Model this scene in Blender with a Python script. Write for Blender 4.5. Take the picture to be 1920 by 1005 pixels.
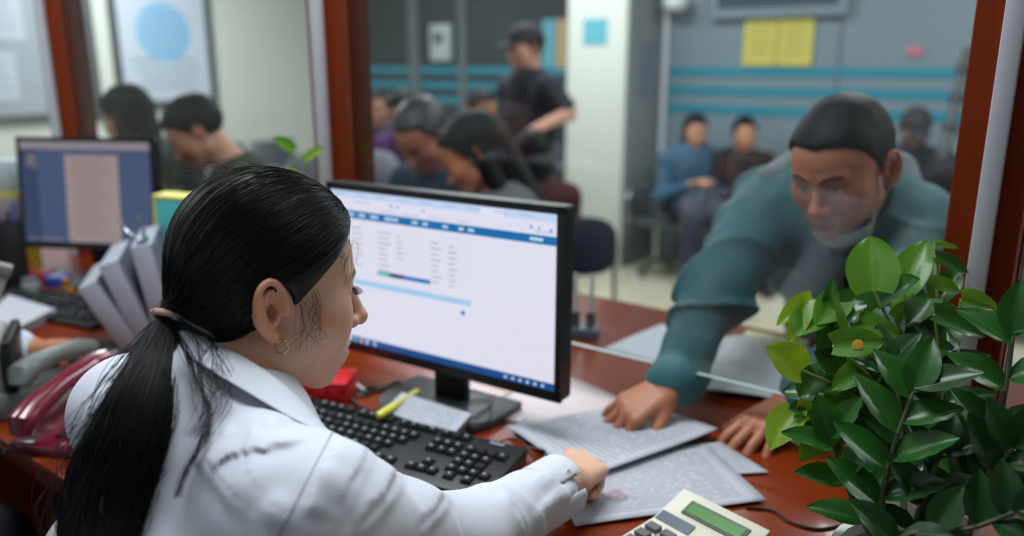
import bpy, bmesh, math, random
import numpy as np
from mathutils import Vector, Matrix, Euler

# ------------------------------------------------------------------ camera, world, lights, exposure
for _o in list(bpy.data.objects):
    bpy.data.objects.remove(_o)
SC = bpy.context.scene
COL = SC.collection
random.seed(7)
RNG = np.random.default_rng(7)

CAM_H, PITCH, YAW = 1.57, math.radians(14.35), math.radians(37.0)
cam_d = bpy.data.cameras.new('camera')
cam_d.lens, cam_d.sensor_width = 28.0, 36.0
cam_d.dof.use_dof = True
cam_d.dof.focus_distance = 0.90
cam_d.dof.aperture_fstop = 2.0
cam_d.clip_start = 0.05
cam = bpy.data.objects.new('camera', cam_d)
cam.location = (0, 0, CAM_H)
cam.rotation_euler = (math.pi / 2 - PITCH, 0, YAW)
COL.objects.link(cam)
SC.camera = cam

SC.view_settings.view_transform = 'Standard'
SC.view_settings.look = 'None'
SC.view_settings.gamma = 1.0
SC.view_settings.use_curve_mapping = False
SC.view_settings.exposure = 0.0

world = bpy.data.worlds.new('world')
SC.world = world
world.use_nodes = True
world.node_tree.nodes['Background'].inputs['Color'].default_value = (0.80, 0.90, 1.0, 1)
world.node_tree.nodes['Background'].inputs['Strength'].default_value = 0.20


def area_light(name, loc, sx, sy, power, color=(0.90, 0.955, 1.0)):
    l = bpy.data.lights.new(name, 'AREA')
    l.shape = 'RECTANGLE'
    l.size, l.size_y, l.energy, l.color = sx, sy, power, color
    o = bpy.data.objects.new(name, l)
    o.location = loc
    COL.objects.link(o)
    return o


# ceiling panels (the room's fluorescent fittings), clerk side and public side
CEIL = 3.05
for _x, _y, _p in ((-1.05, 0.85, 46), (-1.2, -1.3, 6), (-3.3, 0.1, 28)):
    area_light('ceiling_lamp_light', (_x, _y, CEIL - 0.06), 1.2, 0.6, _p)
for _x, _y, _p in ((-0.7, 4.0, 62), (-3.3, 4.2, 62), (-5.5, 3.2, 88), (1.6, 3.6, 40)):
    area_light('ceiling_lamp_light', (_x, _y, CEIL - 0.06), 1.2, 0.6, _p)

# ------------------------------------------------------------------ geometry of the view
_cp, _sp = math.cos(PITCH), math.sin(PITCH)
_cy, _sy = math.cos(YAW), math.sin(YAW)


def cw(x, y, z=0.0):
    """a vector given as (right, ahead, up) of the standing viewer, in room axes"""
    return Vector((x * _cy - y * _sy, x * _sy + y * _cy, z))


def ray(px, py):
    u, v = (px - 960) / 1493.0, (502.5 - py) / 1493.0
    return cw(u, _cp + v * _sp, -_sp + v * _cp)


def at_z(px, py, z):
    r = ray(px, py)
    return Vector((0, 0, CAM_H)) + r * ((z - CAM_H) / r.z)


def at_d(px, py, d):
    return Vector((0, 0, CAM_H)) + ray(px, py) * d


def at_y(px, py, y):
    r = ray(px, py)
    return Vector((0, 0, CAM_H)) + r * (y / r.y)


def at_x(px, py, x):
    r = ray(px, py)
    return Vector((0, 0, CAM_H)) + r * (x / r.x)


# ------------------------------------------------------------------ materials
def lin(c):
    return tuple((v / 12.92 if v <= 0.04045 else ((v + 0.055) / 1.055) ** 2.4) for v in (x / 255.0 for x in c))


MATS = {}


def mat(name, rgb, rough=0.5, metal=0.0, spec=0.5, bump=0.0, bscale=60.0, stretch=(1, 1, 1), var=0.0, vscale=8.0,
        coat=0.0, emit=None, estr=1.0, attr=None, sheen=0.0, sss=0.0, alpha=1.0, trans=0.0, distort=0.0):
    if name in MATS:
        return MATS[name]
    m = bpy.data.materials.new(name)
    m.use_nodes = True
    nt = m.node_tree
    b = nt.nodes['Principled BSDF']
    c = lin(rgb)
    b.inputs['Base Color'].default_value = (*c, 1)
    b.inputs['Roughness'].default_value = rough
    b.inputs['Metallic'].default_value = metal
    b.inputs['Specular IOR Level'].default_value = spec
    b.inputs['Coat Weight'].default_value = coat
    b.inputs['Coat Roughness'].default_value = 0.08
    b.inputs['Sheen Weight'].default_value = sheen
    b.inputs['Alpha'].default_value = alpha
    b.inputs['Transmission Weight'].default_value = trans
    if sss:
        b.inputs['Subsurface Weight'].default_value = sss
        b.inputs['Subsurface Radius'].default_value = (0.012, 0.005, 0.003)
        b.inputs['Subsurface Scale'].default_value = 0.6
    col_out = None
    if attr:
        a = nt.nodes.new('ShaderNodeAttribute')
        a.attribute_name = attr
        col_out = a.outputs['Color']
    if var or bump:
        tc = nt.nodes.new('ShaderNodeTexCoord')
        mp = nt.nodes.new('ShaderNodeMapping')
        mp.inputs['Scale'].default_value = stretch
        nt.links.new(tc.outputs['Object'], mp.inputs['Vector'])
    if var:
        n = nt.nodes.new('ShaderNodeTexNoise')
        n.inputs['Scale'].default_value = vscale
        n.inputs['Detail'].default_value = 5
        n.inputs['Distortion'].default_value = distort
        nt.links.new(mp.outputs['Vector'], n.inputs['Vector'])
        mr = nt.nodes.new('ShaderNodeMapRange')
        mr.inputs['To Min'].default_value = 1 - var
        mr.inputs['To Max'].default_value = 1 + var
        nt.links.new(n.outputs['Fac'], mr.inputs['Value'])
        mx = nt.nodes.new('ShaderNodeMix')
        mx.data_type = 'RGBA'
        mx.blend_type = 'MULTIPLY'
        mx.inputs[0].default_value = 1
        if col_out:
            nt.links.new(col_out, mx.inputs[6])
        else:
            mx.inputs[6].default_value = (*c, 1)
        nt.links.new(mr.outputs['Result'], mx.inputs[7])
        col_out = mx.outputs[2]
    if col_out:
        nt.links.new(col_out, b.inputs['Base Color'])
    if bump:
        n2 = nt.nodes.new('ShaderNodeTexNoise')
        n2.inputs['Scale'].default_value = bscale
        n2.inputs['Detail'].default_value = 4
        nt.links.new(mp.outputs['Vector'], n2.inputs['Vector'])
        bp = nt.nodes.new('ShaderNodeBump')
        bp.inputs['Strength'].default_value = bump
        bp.inputs['Distance'].default_value = 0.002
        nt.links.new(n2.outputs['Fac'], bp.inputs['Height'])
        nt.links.new(bp.outputs['Normal'], b.inputs['Normal'])
    if emit:
        b.inputs['Emission Color'].default_value = (*lin(emit), 1)
        b.inputs['Emission Strength'].default_value = estr
    MATS[name] = m
    return m


def glass_mat(name, tint=(0.97, 0.985, 0.98), boost=1.0):
    m = bpy.data.materials.new(name)
    m.use_nodes = True
    nt = m.node_tree
    nt.nodes.clear()
    out = nt.nodes.new('ShaderNodeOutputMaterial')
    mx = nt.nodes.new('ShaderNodeMixShader')
    lw = nt.nodes.new('ShaderNodeLayerWeight')
    lw.inputs['Blend'].default_value = 0.5
    pw = nt.nodes.new('ShaderNodeMath')
    pw.operation = 'POWER'
    pw.inputs[1].default_value = 5.0
    fr = nt.nodes.new('ShaderNodeMath')
    fr.operation = 'MULTIPLY_ADD'
    fr.inputs[1].default_value = 0.9
    fr.inputs[2].default_value = 0.03
    nt.links.new(lw.outputs['Facing'], pw.inputs[0])
    nt.links.new(pw.outputs[0], fr.inputs[0])
    tr = nt.nodes.new('ShaderNodeBsdfTransparent')
    tr.inputs['Color'].default_value = (*tint, 1)
    gl = nt.nodes.new('ShaderNodeBsdfGlossy')
    gl.inputs['Roughness'].default_value = 0.01
    gl.inputs['Color'].default_value = (boost, boost, boost, 1)
    nt.links.new(fr.outputs[0], mx.inputs[0])
    nt.links.new(tr.outputs[0], mx.inputs[1])
    nt.links.new(gl.outputs[0], mx.inputs[2])
    nt.links.new(mx.outputs[0], out.inputs[0])
    return m


# ------------------------------------------------------------------ mesh building
class MB:
    def __init__(s):
        s.v, s.f, s.fm = [], [], []
        s.cur = 0

    def add(s, vs, fs, M=None):
        o = len(s.v)
        for v in vs:
            v = Vector(v)
            s.v.append(tuple(M @ v if M is not None else v))
        for f in fs:
            s.f.append(tuple(i + o for i in f))
            s.fm.append(s.cur)
        return s

    def box(s, c, d, rz=0.0, M=None):
        x, y, z = d[0] / 2, d[1] / 2, d[2] / 2
        vs = [(-x, -y, -z), (x, -y, -z), (x, y, -z), (-x, y, -z), (-x, -y, z), (x, -y, z), (x, y, z), (-x, y, z)]
        T = Matrix.Translation(c) @ Matrix.Rotation(rz, 4, 'Z')
        if M is not None:
            T = M @ T
        return s.add(vs, [(3, 2, 1, 0), (4, 5, 6, 7), (0, 1, 5, 4), (1, 2, 6, 5), (2, 3, 7, 6), (3, 0, 4, 7)], T)

    def prism(s, poly, z0, z1, M=None):
        n = len(poly)
        vs = [(p[0], p[1], z0) for p in poly] + [(p[0], p[1], z1) for p in poly]
        fs = [tuple(range(n - 1, -1, -1)), tuple(range(n, 2 * n))]
        fs += [(i, (i + 1) % n, n + (i + 1) % n, n + i) for i in range(n)]
        return s.add(vs, fs, M)

    def tube(s, pts, r, n=8, closed=False, M=None, flat=1.0):
        pts = [Vector(p) for p in pts]
        k = len(pts)
        rs = r if isinstance(r, (list, tuple)) else [r] * k
        vs, fs = [], []
        up = Vector((0.12, 0.2, 1)).normalized()
        pa = None
        for i, p in enumerate(pts):
            if closed:
                t = (pts[(i + 1) % k] - pts[i - 1])
            else:
                t = (pts[min(i + 1, k - 1)] - pts[max(i - 1, 0)])
            t.normalize()
            if pa is None:
                a = t.cross(up)
                if a.length < 1e-3:
                    a = t.cross(Vector((1, 0, 0)))
            else:
                a = pa - t * pa.dot(t)
            a.normalize()
            pa = a
            b = t.cross(a)
            for j in range(n):
                an = 2 * math.pi * j / n
                vs.append(p + a * (math.cos(an) * rs[i]) + b * (math.sin(an) * rs[i] * flat))
        for i in range(k if closed else k - 1):
            for j in range(n):
                i2 = (i + 1) % k
                fs.append((i * n + j, i * n + (j + 1) % n, i2 * n + (j + 1) % n, i2 * n + j))
        if not closed:
            fs.append(tuple(range(n - 1, -1, -1)))
            fs.append(tuple((k - 1) * n + j for j in range(n)))
        return s.add(vs, fs, M)

    def lathe(s, prof, n=20, c=(0, 0, 0), M=None):
        vs, fs = [], []
        for r, z in prof:
            for j in range(n):
                an = 2 * math.pi * j / n
                vs.append((c[0] + r * math.cos(an), c[1] + r * math.sin(an), c[2] + z))
        k = len(prof)
        for i in range(k - 1):
            for j in range(n):
                fs.append((i * n + j, i * n + (j + 1) % n, (i + 1) * n + (j + 1) % n, (i + 1) * n + j))
        if prof[0][0] > 1e-5:
            fs.append(tuple(range(n - 1, -1, -1)))
        if prof[-1][0] > 1e-5:
            fs.append(tuple((k - 1) * n + j for j in range(n)))
        return s.add(vs, fs, M)

    def sphere(s, c, r, n=12, m=8, sc=(1, 1, 1), M=None):
        vs, fs = [], []
        for i in range(m + 1):
            th = math.pi * i / m
            for j in range(n):
                an = 2 * math.pi * j / n
                vs.append((c[0] + sc[0] * r * math.sin(th) * math.cos(an), c[1] + sc[1] * r * math.sin(th) * math.sin(an), c[2] + sc[2] * r * math.cos(th)))
        for i in range(m):
            for j in range(n):
                fs.append((i * n + j, (i + 1) * n + j, (i + 1) * n + (j + 1) % n, i * n + (j + 1) % n))
        return s.add(vs, fs, M)

    def mesh(s, name, mats, smooth=False):
        me = bpy.data.meshes.new(name)
        me.from_pydata(s.v, [], s.f)
        for m in (mats if isinstance(mats, (list, tuple)) else [mats]):
            me.materials.append(m)
        if any(s.fm):
            me.polygons.foreach_set('material_index', s.fm)
        if smooth:
            me.polygons.foreach_set('use_smooth', [True] * len(me.polygons))
        me.update()
        return me

    def build(s, name, mats, parent=None, smooth=False, bevel=0.0, seg=2, loc=(0, 0, 0), rz=0.0):
        o = bpy.data.objects.new(name, s.mesh(name, mats, smooth or bevel > 0))
        COL.objects.link(o)
        o.location = loc
        o.rotation_euler = (0, 0, rz)
        if parent is not None:
            o.parent = parent
        if bevel:
            b = o.modifiers.new('bevel', 'BEVEL')
            b.width, b.segments, b.limit_method, b.angle_limit = bevel, seg, 'ANGLE', math.radians(35)
            b.harden_normals = False
            es = o.modifiers.new('split', 'EDGE_SPLIT')
            es.split_angle = math.radians(38)
        elif smooth:
            es = o.modifiers.new('split', 'EDGE_SPLIT')
            es.split_angle = math.radians(48)
        return o


def tag(o, label=None, cat=None, group=None, kind=None):
    if label:
        o['label'] = label
    if cat:
        o['category'] = cat
    if group:
        o['group'] = group
    if kind:
        o['kind'] = kind
    return o


def thing(name, label, cat, loc=(0, 0, 0), rz=0.0, group=None):
    o = bpy.data.objects.new(name, None)
    COL.objects.link(o)
    o.location = loc
    o.rotation_euler = (0, 0, rz)
    o.empty_display_size = 0.05
    return tag(o, label, cat, group)


def copy_tree(o, parent=None):
    c = o.copy()
    COL.objects.link(c)
    c.parent = parent
    for ch in list(o.children):
        copy_tree(ch, c)
    return c


def structure(o):
    o['kind'] = 'structure'
    return o


def link_mesh(me, name, parent=None, M=None):
    o = bpy.data.objects.new(name, me)
    COL.objects.link(o)
    if parent is not None:
        o.parent = parent
    if M is not None:
        o.matrix_basis = M
    return o


# ------------------------------------------------------------------ implicit surfaces for bodies and cloth
def A(v):
    return np.array(tuple(v), dtype=np.float32)


def caps(a, b, ra, rb=None):
    a, b = A(a), A(b)
    rb = ra if rb is None else rb
    ba = b - a
    l2 = float(ba @ ba) + 1e-12

    def f(P):
        t = np.clip(((P - a) @ ba) / l2, 0, 1)
        return np.linalg.norm(P - a - t[:, None] * ba, axis=1) - (ra + (rb - ra) * t)
    return f


def chain(pts, rs):
    if not isinstance(rs, (list, tuple)):
        rs = [rs] * len(pts)
    fs = [caps(pts[i], pts[i + 1], rs[i], rs[i + 1]) for i in range(len(pts) - 1)]

    def f(P):
        d = fs[0](P)
        for g in fs[1:]:
            d = np.minimum(d, g(P))
        return d
    return f


def ell(c, r, R=None):
    c, r = A(c), A(r)
    Rm = None if R is None else np.array(R, dtype=np.float32)

    def f(P):
        q = P - c
        if Rm is not None:
            q = q @ Rm
        k0 = np.linalg.norm(q / r, axis=1)
        k1 = np.linalg.norm(q / (r * r), axis=1) + 1e-9
        return k0 * (k0 - 1) / k1
    return f


def smin(a, b, k):
    if k <= 0:
        return np.minimum(a, b)
    h = np.maximum(k - np.abs(a - b), 0) / k
    return np.minimum(a, b) - h * h * k * 0.25


def smax(a, b, k):
    return -smin(-a, -b, k)


def union(fs, k=0.0):
    def f(P):
        d = fs[0](P)
        for g in fs[1:]:
            d = smin(d, g(P), k)
        return d
    return f


def plane(p, n):
    p, n = A(p), A(Vector(n).normalized())

    def f(P):
        return (P - p) @ n
    return f


def inter(f, g, k=0.0):
    return lambda P: smax(f(P), g(P), k)


def minus(f, g, k=0.0):
    return lambda P: smax(f(P), -g(P), k)


def off(f, r):
    return lambda P: f(P) - r


def vnoise(P, s, seed=0):
    """cheap smooth noise in -1..1 from summed sines"""
    r = np.random.default_rng(seed)
    out = np.zeros(len(P), dtype=np.float32)
    for i in range(6):
        k = r.normal(size=3).astype(np.float32)
        k *= s * (0.7 + 0.5 * i * 0.4) / np.linalg.norm(k)
        out += np.sin(P @ k + r.uniform(0, 6.28)) / (1 + 0.3 * i)
    return out / 3.4


def surf(f, lo, hi, h, B=6):
    lo, hi = np.array(lo, dtype=np.float32), np.array(hi, dtype=np.float32)
    nb = np.ceil((hi - lo) / (h * B)).astype(int) + 1
    n = nb * B
    bi = np.stack(np.meshgrid(*[np.arange(k) for k in nb], indexing='ij'), -1).reshape(-1, 3)
    cen = lo + (bi * B + (B - 1) / 2) * h
    dc = f(cen.astype(np.float32))
    act = np.abs(dc) < B * h * 1.25
    arr = np.repeat(np.repeat(np.repeat(dc.reshape(nb), B, 0), B, 1), B, 2).astype(np.float32)
    ai = bi[act]
    loc = np.stack(np.meshgrid(*[np.arange(B)] * 3, indexing='ij'), -1).reshape(-1, 3)
    idx = (ai[:, None, :] * B + loc[None]).reshape(-1, 3)
    vals = np.empty(len(idx), dtype=np.float32)
    for s0 in range(0, len(idx), 400000):
        vals[s0:s0 + 400000] = f((lo + idx[s0:s0 + 400000] * h).astype(np.float32))
    arr[idx[:, 0], idx[:, 1], idx[:, 2]] = vals
    s = arr < 0
    s[0] = s[-1] = False
    s[:, 0] = s[:, -1] = False
    s[:, :, 0] = s[:, :, -1] = False
    arr = np.where(s, np.minimum(arr, -1e-6), np.maximum(arr, 1e-6))
    cnt = np.zeros(tuple(n - 1), dtype=np.int8)
    for dx in (0, 1):
        for dy in (0, 1):
            for dz in (0, 1):
                cnt += s[dx:n[0] - 1 + dx, dy:n[1] - 1 + dy, dz:n[2] - 1 + dz]
    cells = np.argwhere((cnt > 0) & (cnt < 8))
    vid = np.full(tuple(n - 1), -1, dtype=np.int32)
    vid[cells[:, 0], cells[:, 1], cells[:, 2]] = np.arange(len(cells))
    acc = np.zeros((len(cells), 3))
    num = np.zeros(len(cells))
    cor = [(x, y, z) for x in (0, 1) for y in (0, 1) for z in (0, 1)]
    for a in cor:
        for ax in range(3):
            if a[ax]:
                continue
            b = list(a)
            b[ax] = 1
            va = arr[cells[:, 0] + a[0], cells[:, 1] + a[1], cells[:, 2] + a[2]]
            vb = arr[cells[:, 0] + b[0], cells[:, 1] + b[1], cells[:, 2] + b[2]]
            m = (va < 0) != (vb < 0)
            t = np.where(m, va / np.where(m, va - vb, 1), 0)
            p = np.tile(np.array(a, dtype=float), (len(cells), 1))
            p[:, ax] += t
            acc[m] += p[m]
            num[m] += 1
    verts = lo + (cells + acc / np.maximum(num, 1)[:, None]) * h
    quads = []
    for ax in range(3):
        o = [1, 2] if ax == 0 else ([2, 0] if ax == 1 else [0, 1])
        sl0, sl1 = [slice(1, None)] * 3, [slice(1, None)] * 3
        sl0[ax], sl1[ax] = slice(0, -1), slice(1, None)
        e = np.argwhere(s[tuple(sl0)] != s[tuple(sl1)])
        if not len(e):
            continue
        for q in range(3):
            if q != ax:
                e[:, q] += 1
        keep = np.all(e < (n - 1), axis=1)
        e = e[keep]
        u, w = np.zeros(3, int), np.zeros(3, int)
        u[o[0]] = 1
        w[o[1]] = 1
        c0 = vid[tuple((e - u - w).T)]
        c1 = vid[tuple((e - w).T)]
        c2 = vid[tuple(e.T)]
        c3 = vid[tuple((e - u).T)]
        q = np.stack([c0, c1, c2, c3], 1)
        neg = s[tuple(e.T)]
        q[~neg] = q[~neg][:, ::-1]
        quads.append(q)
    return verts, np.concatenate(quads)


def np_mesh(name, parts, mats, col=None, origin=(0, 0, 0), smooth=True):
    """parts: list of (verts, quads) joined into one mesh; col(verts)->rgb written as attribute Col"""
    vs, qs, o = [], [], 0
    for v, q in parts:
        vs.append(v)
        qs.append(q + o)
        o += len(v)
    v, q = np.concatenate(vs), np.concatenate(qs)
    me = bpy.data.meshes.new(name)
    k = q.shape[1]
    me.vertices.add(len(v))
    me.vertices.foreach_set('co', (v - np.array(origin)).astype(np.float32).ravel())
    me.loops.add(q.size)
    me.loops.foreach_set('vertex_index', q.astype(np.int32).ravel())
    me.polygons.add(len(q))
    me.polygons.foreach_set('loop_start', np.arange(0, q.size, k, dtype=np.int32))
    me.polygons.foreach_set('use_smooth', np.full(len(q), smooth))
    for m in (mats if isinstance(mats, (list, tuple)) else [mats]):
        me.materials.append(m)
    me.update(calc_edges=True)
    me.validate()
    if col is not None:
        at = me.attributes.new('Col', 'FLOAT_COLOR', 'POINT')
        at.data.foreach_set('color', np.concatenate([col(v), np.ones((len(v), 1))], 1).astype(np.float32).ravel())
    return me


def relax(v, q, it=1, lam=0.5):
    for _ in range(it):
        acc = np.zeros_like(v)
        n = np.zeros(len(v))
        for a, b in ((0, 1), (1, 2), (2, 3), (3, 0)):
            np.add.at(acc, q[:, a], v[q[:, b]])
            np.add.at(acc, q[:, b], v[q[:, a]])
            np.add.at(n, q[:, a], 1)
            np.add.at(n, q[:, b], 1)
        v = v * (1 - lam) + lam * acc / np.maximum(n, 1)[:, None]
    return v


def strands(paths, r0, r1=None, sides=3):
    """paths (N,K,3) -> (verts, quads) of thin tubes"""
    r1 = r0 if r1 is None else r1
    N, K, _ = paths.shape
    t = np.gradient(paths, axis=1)
    t /= np.linalg.norm(t, axis=2, keepdims=True) + 1e-9
    up = np.array([0.31, 0.17, 0.93])
    a = np.cross(t, up)
    a /= np.linalg.norm(a, axis=2, keepdims=True) + 1e-9
    b = np.cross(t, a)
    rr = (np.linspace(1, 0, K) ** 0.5)[None, :, None]
    rad = r1 + (r0 - r1) * rr
    vs = np.stack([paths + rad * (a * math.cos(2 * math.pi * j / sides) + b * math.sin(2 * math.pi * j / sides)) for j in range(sides)], 2)
    idx = np.arange(N * K * sides).reshape(N, K, sides)
    qs = []
    for j in range(sides):
        j2 = (j + 1) % sides
        qs.append(np.stack([idx[:, :-1, j], idx[:, :-1, j2], idx[:, 1:, j2], idx[:, 1:, j]], -1).reshape(-1, 4))
    return vs.reshape(-1, 3), np.concatenate(qs)
# ------------------------------------------------------------------ the setting
DK = 0.95                      # height of the counter worktop
M_cream = mat('cream paint', (204, 209, 200), 0.55, var=0.03, vscale=2)
M_ceil = mat('ceiling white', (225, 228, 225), 0.8)
M_greywall = mat('frosted glass grey', (118, 134, 142), 0.35, var=0.05, vscale=1.2)
M_darkpane = mat('night glass', (50, 56, 57), 0.2, var=0.25, vscale=1.6, stretch=(3, 1, 0.4))
M_teal = mat('teal film', (38, 128, 148), 0.45)
M_alu = mat('grey aluminium', (112, 120, 122), 0.4, metal=0.4)
M_steel = mat('chrome steel', (190, 194, 198), 0.18, metal=1.0)
M_wood = mat('red stained wood', (118, 42, 7), 0.32, spec=0.32, coat=0.18, var=0.22, vscale=9, stretch=(0.6, 7, 7), distort=0.6, bump=0.05, bscale=90)
M_post = mat('stained post wood', (116, 42, 9), 0.5, spec=0.14, var=0.22, vscale=14, stretch=(5, 5, 0.5), distort=0.5)
M_postshade = mat('stained post wood shaded', (76, 27, 7), 0.6, spec=0.08, var=0.2, vscale=14, stretch=(5, 5, 0.5))  # darker copy of the post stain, shade of the recessed step painted in
M_whitestrip = mat('white plastic', (196, 200, 210), 0.4)
M_black = mat('black plastic', (16, 17, 19), 0.42)
M_blacksoft = mat('black fabric', (14, 14, 17), 0.85, bump=0.2, bscale=300)
M_paper = mat('white paper', (182, 186, 195), 0.75, var=0.02, vscale=10)
M_ink = mat('grey print', (150, 154, 165), 0.8)
M_inkdark = mat('dark print', (90, 94, 104), 0.8)


def floor_mat():
    m = mat('cream floor tile', (196, 190, 166), 0.22)
    nt = m.node_tree
    b = nt.nodes['Principled BSDF']
    tc = nt.nodes.new('ShaderNodeTexCoord')
    br = nt.nodes.new('ShaderNodeTexBrick')
    br.offset = 0
    br.inputs['Color1'].default_value = (*lin((200, 194, 170)), 1)
    br.inputs['Color2'].default_value = (*lin((190, 184, 160)), 1)
    br.inputs['Mortar'].default_value = (*lin((150, 144, 126)), 1)
    br.inputs['Scale'].default_value = 1.0
    br.inputs['Brick Width'].default_value = 0.6
    br.inputs['Row Height'].default_value = 0.6
    br.inputs['Mortar Size'].default_value = 0.004
    nt.links.new(tc.outputs['Object'], br.inputs['Vector'])
    nt.links.new(br.outputs['Color'], b.inputs['Base Color'])
    return m


structure(MB().box((-2.2, 2.0, -0.05), (9.6, 9.0, 0.1)).build('floor', floor_mat()))
structure(MB().box((-1.6, -0.55, 0.1), (8.0, 1.9, 0.2)).build('floor.001', mat('clerk platform vinyl', (70, 62, 56), 0.5)))
structure(MB().box((-2.2, 2.0, CEIL + 0.05), (9.6, 9.0, 0.1)).build('ceiling', M_ceil))
structure(MB().box((-6.86, 2.0, CEIL / 2), (0.12, 9.0, CEIL)).build('wall_left', M_cream))
structure(MB().box((2.46, 2.0, CEIL / 2), (0.12, 9.0, CEIL)).build('wall_right', M_cream))
wb = structure(MB().box((-0.6, 5.96, CEIL / 2), (6.0, 0.12, CEIL)).build('wall_back', M_greywall))
# frosted wall: three teal film bands, thin joints
for z in (1.515, 1.375, 1.235):
    MB().box((-0.25, 5.896, z), (5.3, 0.006, 0.066)).build('stripe', M_teal, wb)
for x in (-1.62, -0.35, 0.95):
    MB().box((x, 5.895, 1.5), (0.012, 0.01, 3.0)).build('joint', mat('joint grey', (96, 110, 116), 0.5), wb)
structure(MB().box((-3.27, 5.65, CEIL / 2), (0.52, 0.5, CEIL)).build('trim_1', M_cream, bevel=0.006))   # the square column
M_colside = mat('shaded column side', (136, 143, 144), 0.6, var=0.06, vscale=3)  # column side in shade, its grey painted on as a thin sheet
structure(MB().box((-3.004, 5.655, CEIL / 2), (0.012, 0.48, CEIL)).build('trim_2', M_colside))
structure(MB().tube([(-2.925, 5.875, 0), (-2.925, 5.875, CEIL)], 0.022, 12).build('trim_3', mat('white pipe', (205, 210, 214), 0.4), smooth=True))
# dark glazed front left of the column
w1 = structure(MB().box((-5.17, 5.96, CEIL / 2), (3.3, 0.12, CEIL)).build('window_1', mat('dark street', (30, 33, 34), 0.7, var=0.5, vscale=1.5, stretch=(2.5, 1, 0.3))))
for x, w in ((-6.72, 0.1), (-5.62, 0.14), (-5.0, 0.1), (-3.62, 0.08)):
    MB().box((x, 5.88, CEIL / 2), (w, 0.04, CEIL)).build('mullion', mat('window mullion', (92, 102, 102), 0.5), w1)
for x0, x1 in ((-6.67, -5.69), (-5.55, -5.05), (-4.95, -3.66)):
    MB().box(((x0 + x1) / 2, 5.885, CEIL / 2), (x1 - x0, 0.012, CEIL - 0.1)).build('pane', M_darkpane, w1)
    for z in (1.515, 1.375, 1.235):
        MB().box(((x0 + x1) / 2, 5.876, z), (x1 - x0, 0.006, 0.062)).build('stripe', M_teal, w1)

# partition: posts and panes along y = 1.2
part = structure(thing('partition', None, None, (0, 0, 0)))
M_glass = glass_mat('clear pane glass')
M_edge = mat('pane edge', (196, 214, 214), 0.25, emit=None)
PX = (-4.05, -2.735, -1.428, -0.125, 1.2)
for x in PX:
    p = MB().box((x, 1.222, 1.92), (0.086, 0.05, 1.94)).box((x, 1.268, 1.92), (0.062, 0.044, 1.94)).build('post', [M_post], part, bevel=0.003)
    MB().box((x - 0.034, 1.272, 1.92), (0.03, 0.056, 1.94)).build('bead', M_postshade, p)
    MB().box((x + 0.034, 1.272, 1.92), (0.026, 0.056, 1.94)).build('bead', M_postshade, p, bevel=0.003)
    MB().box((x + 0.003, 1.187, 1.92), (0.023, 0.022, 1.94)).build('white_strip', M_whitestrip, p, bevel=0.002)
for a, b in zip(PX[:-1], PX[1:]):
    g = MB()
    x0, x1, y0, y1, z0, z1 = a + 0.047, b - 0.047, 1.224, 1.234, 1.05, 2.9
    g.box(((x0 + x1) / 2, (y0 + y1) / 2, (z0 + z1) / 2), (x1 - x0, y1 - y0, z1 - z0))
    g.fm = [1, 1, 0, 0, 0, 0]
    g.build('glass_pane', [M_glass, M_edge], part)

# the counter carries everything
ct = thing('service_counter', 'long red-brown stained wooden service counter under the glass partition', 'counter', (-1.6, 1.15, 0))
MB().box((0, 0, 0.93), (6.4, 1.36, 0.04)).build('worktop', M_wood, ct, bevel=0.006)
MB().box((0, 0.60, 0.455), (6.3, 0.03, 0.91)).build('front_panel', M_wood, ct)
for dx in (-2.4, -1.1, 0.2, 1.5, 2.8):
    MB().box((dx, 0.0, 0.455), (0.03, 1.17, 0.91)).build('side_panel', M_wood, ct)

# ------------------------------------------------------------------ things on the far walls
def board(name, label, cat, y0, y1, z0, z1):
    t = thing(name, label, cat, (-6.8, (y0 + y1) / 2, z0))
    w, h = y1 - y0, z1 - z0
    fr = mat('dark grey frame', (58, 64, 68), 0.45)
    for dy, dz, sy, sz in ((0, 0.03, w, 0.06), (0, h - 0.03, w, 0.06), (-w / 2 + 0.03, h / 2, 0.06, h - 0.12), (w / 2 - 0.03, h / 2, 0.06, h - 0.12)):
        MB().box((0.02, dy, dz), (0.04, sy, sz)).build('frame_rail', fr, t, bevel=0.004)
    return t, w, h


M_pos = mat('poster white', (186, 196, 208), 0.4)
t, w, h = board('framed_poster', 'framed white wall poster with a round pale blue emblem', 'poster', 3.48, 4.42, 1.2, 2.75)
MB().box((0.015, 0, h / 2), (0.012, w - 0.12, h - 0.12)).build('poster_sheet', M_pos, t)
e = MB()
e.lathe([(0.0, 0.0), (0.25, 0.0), (0.25, 0.002), (0, 0.002)], 40, M=Matrix.Translation((0.022, 0, 0.64)) @ Matrix.Rotation(math.pi / 2, 4, 'Y'))
e.build('emblem', mat('pale blue emblem', (128, 176, 208), 0.5, var=0.12, vscale=9), t)
tx = MB()
for k in range(4):
    tx.box((0.0225, random.uniform(-.03, .03), 0.18 + 0.075 * k), (0.002, random.uniform(0.5, 0.72), 0.03))
for k in range(5):
    tx.box((0.0245, 0, 0.49 + 0.075 * k), (0.002, 0.42 - 0.06 * abs(k - 2), 0.018))
for k in range(3):
    tx.box((0.0225, 0, 1.18 + 0.08 * k), (0.002, 0.6, 0.035))
tag(tx.build('print_lines', mat('blue grey print', (150, 164, 182), 0.6), t), kind='stuff')

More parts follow.
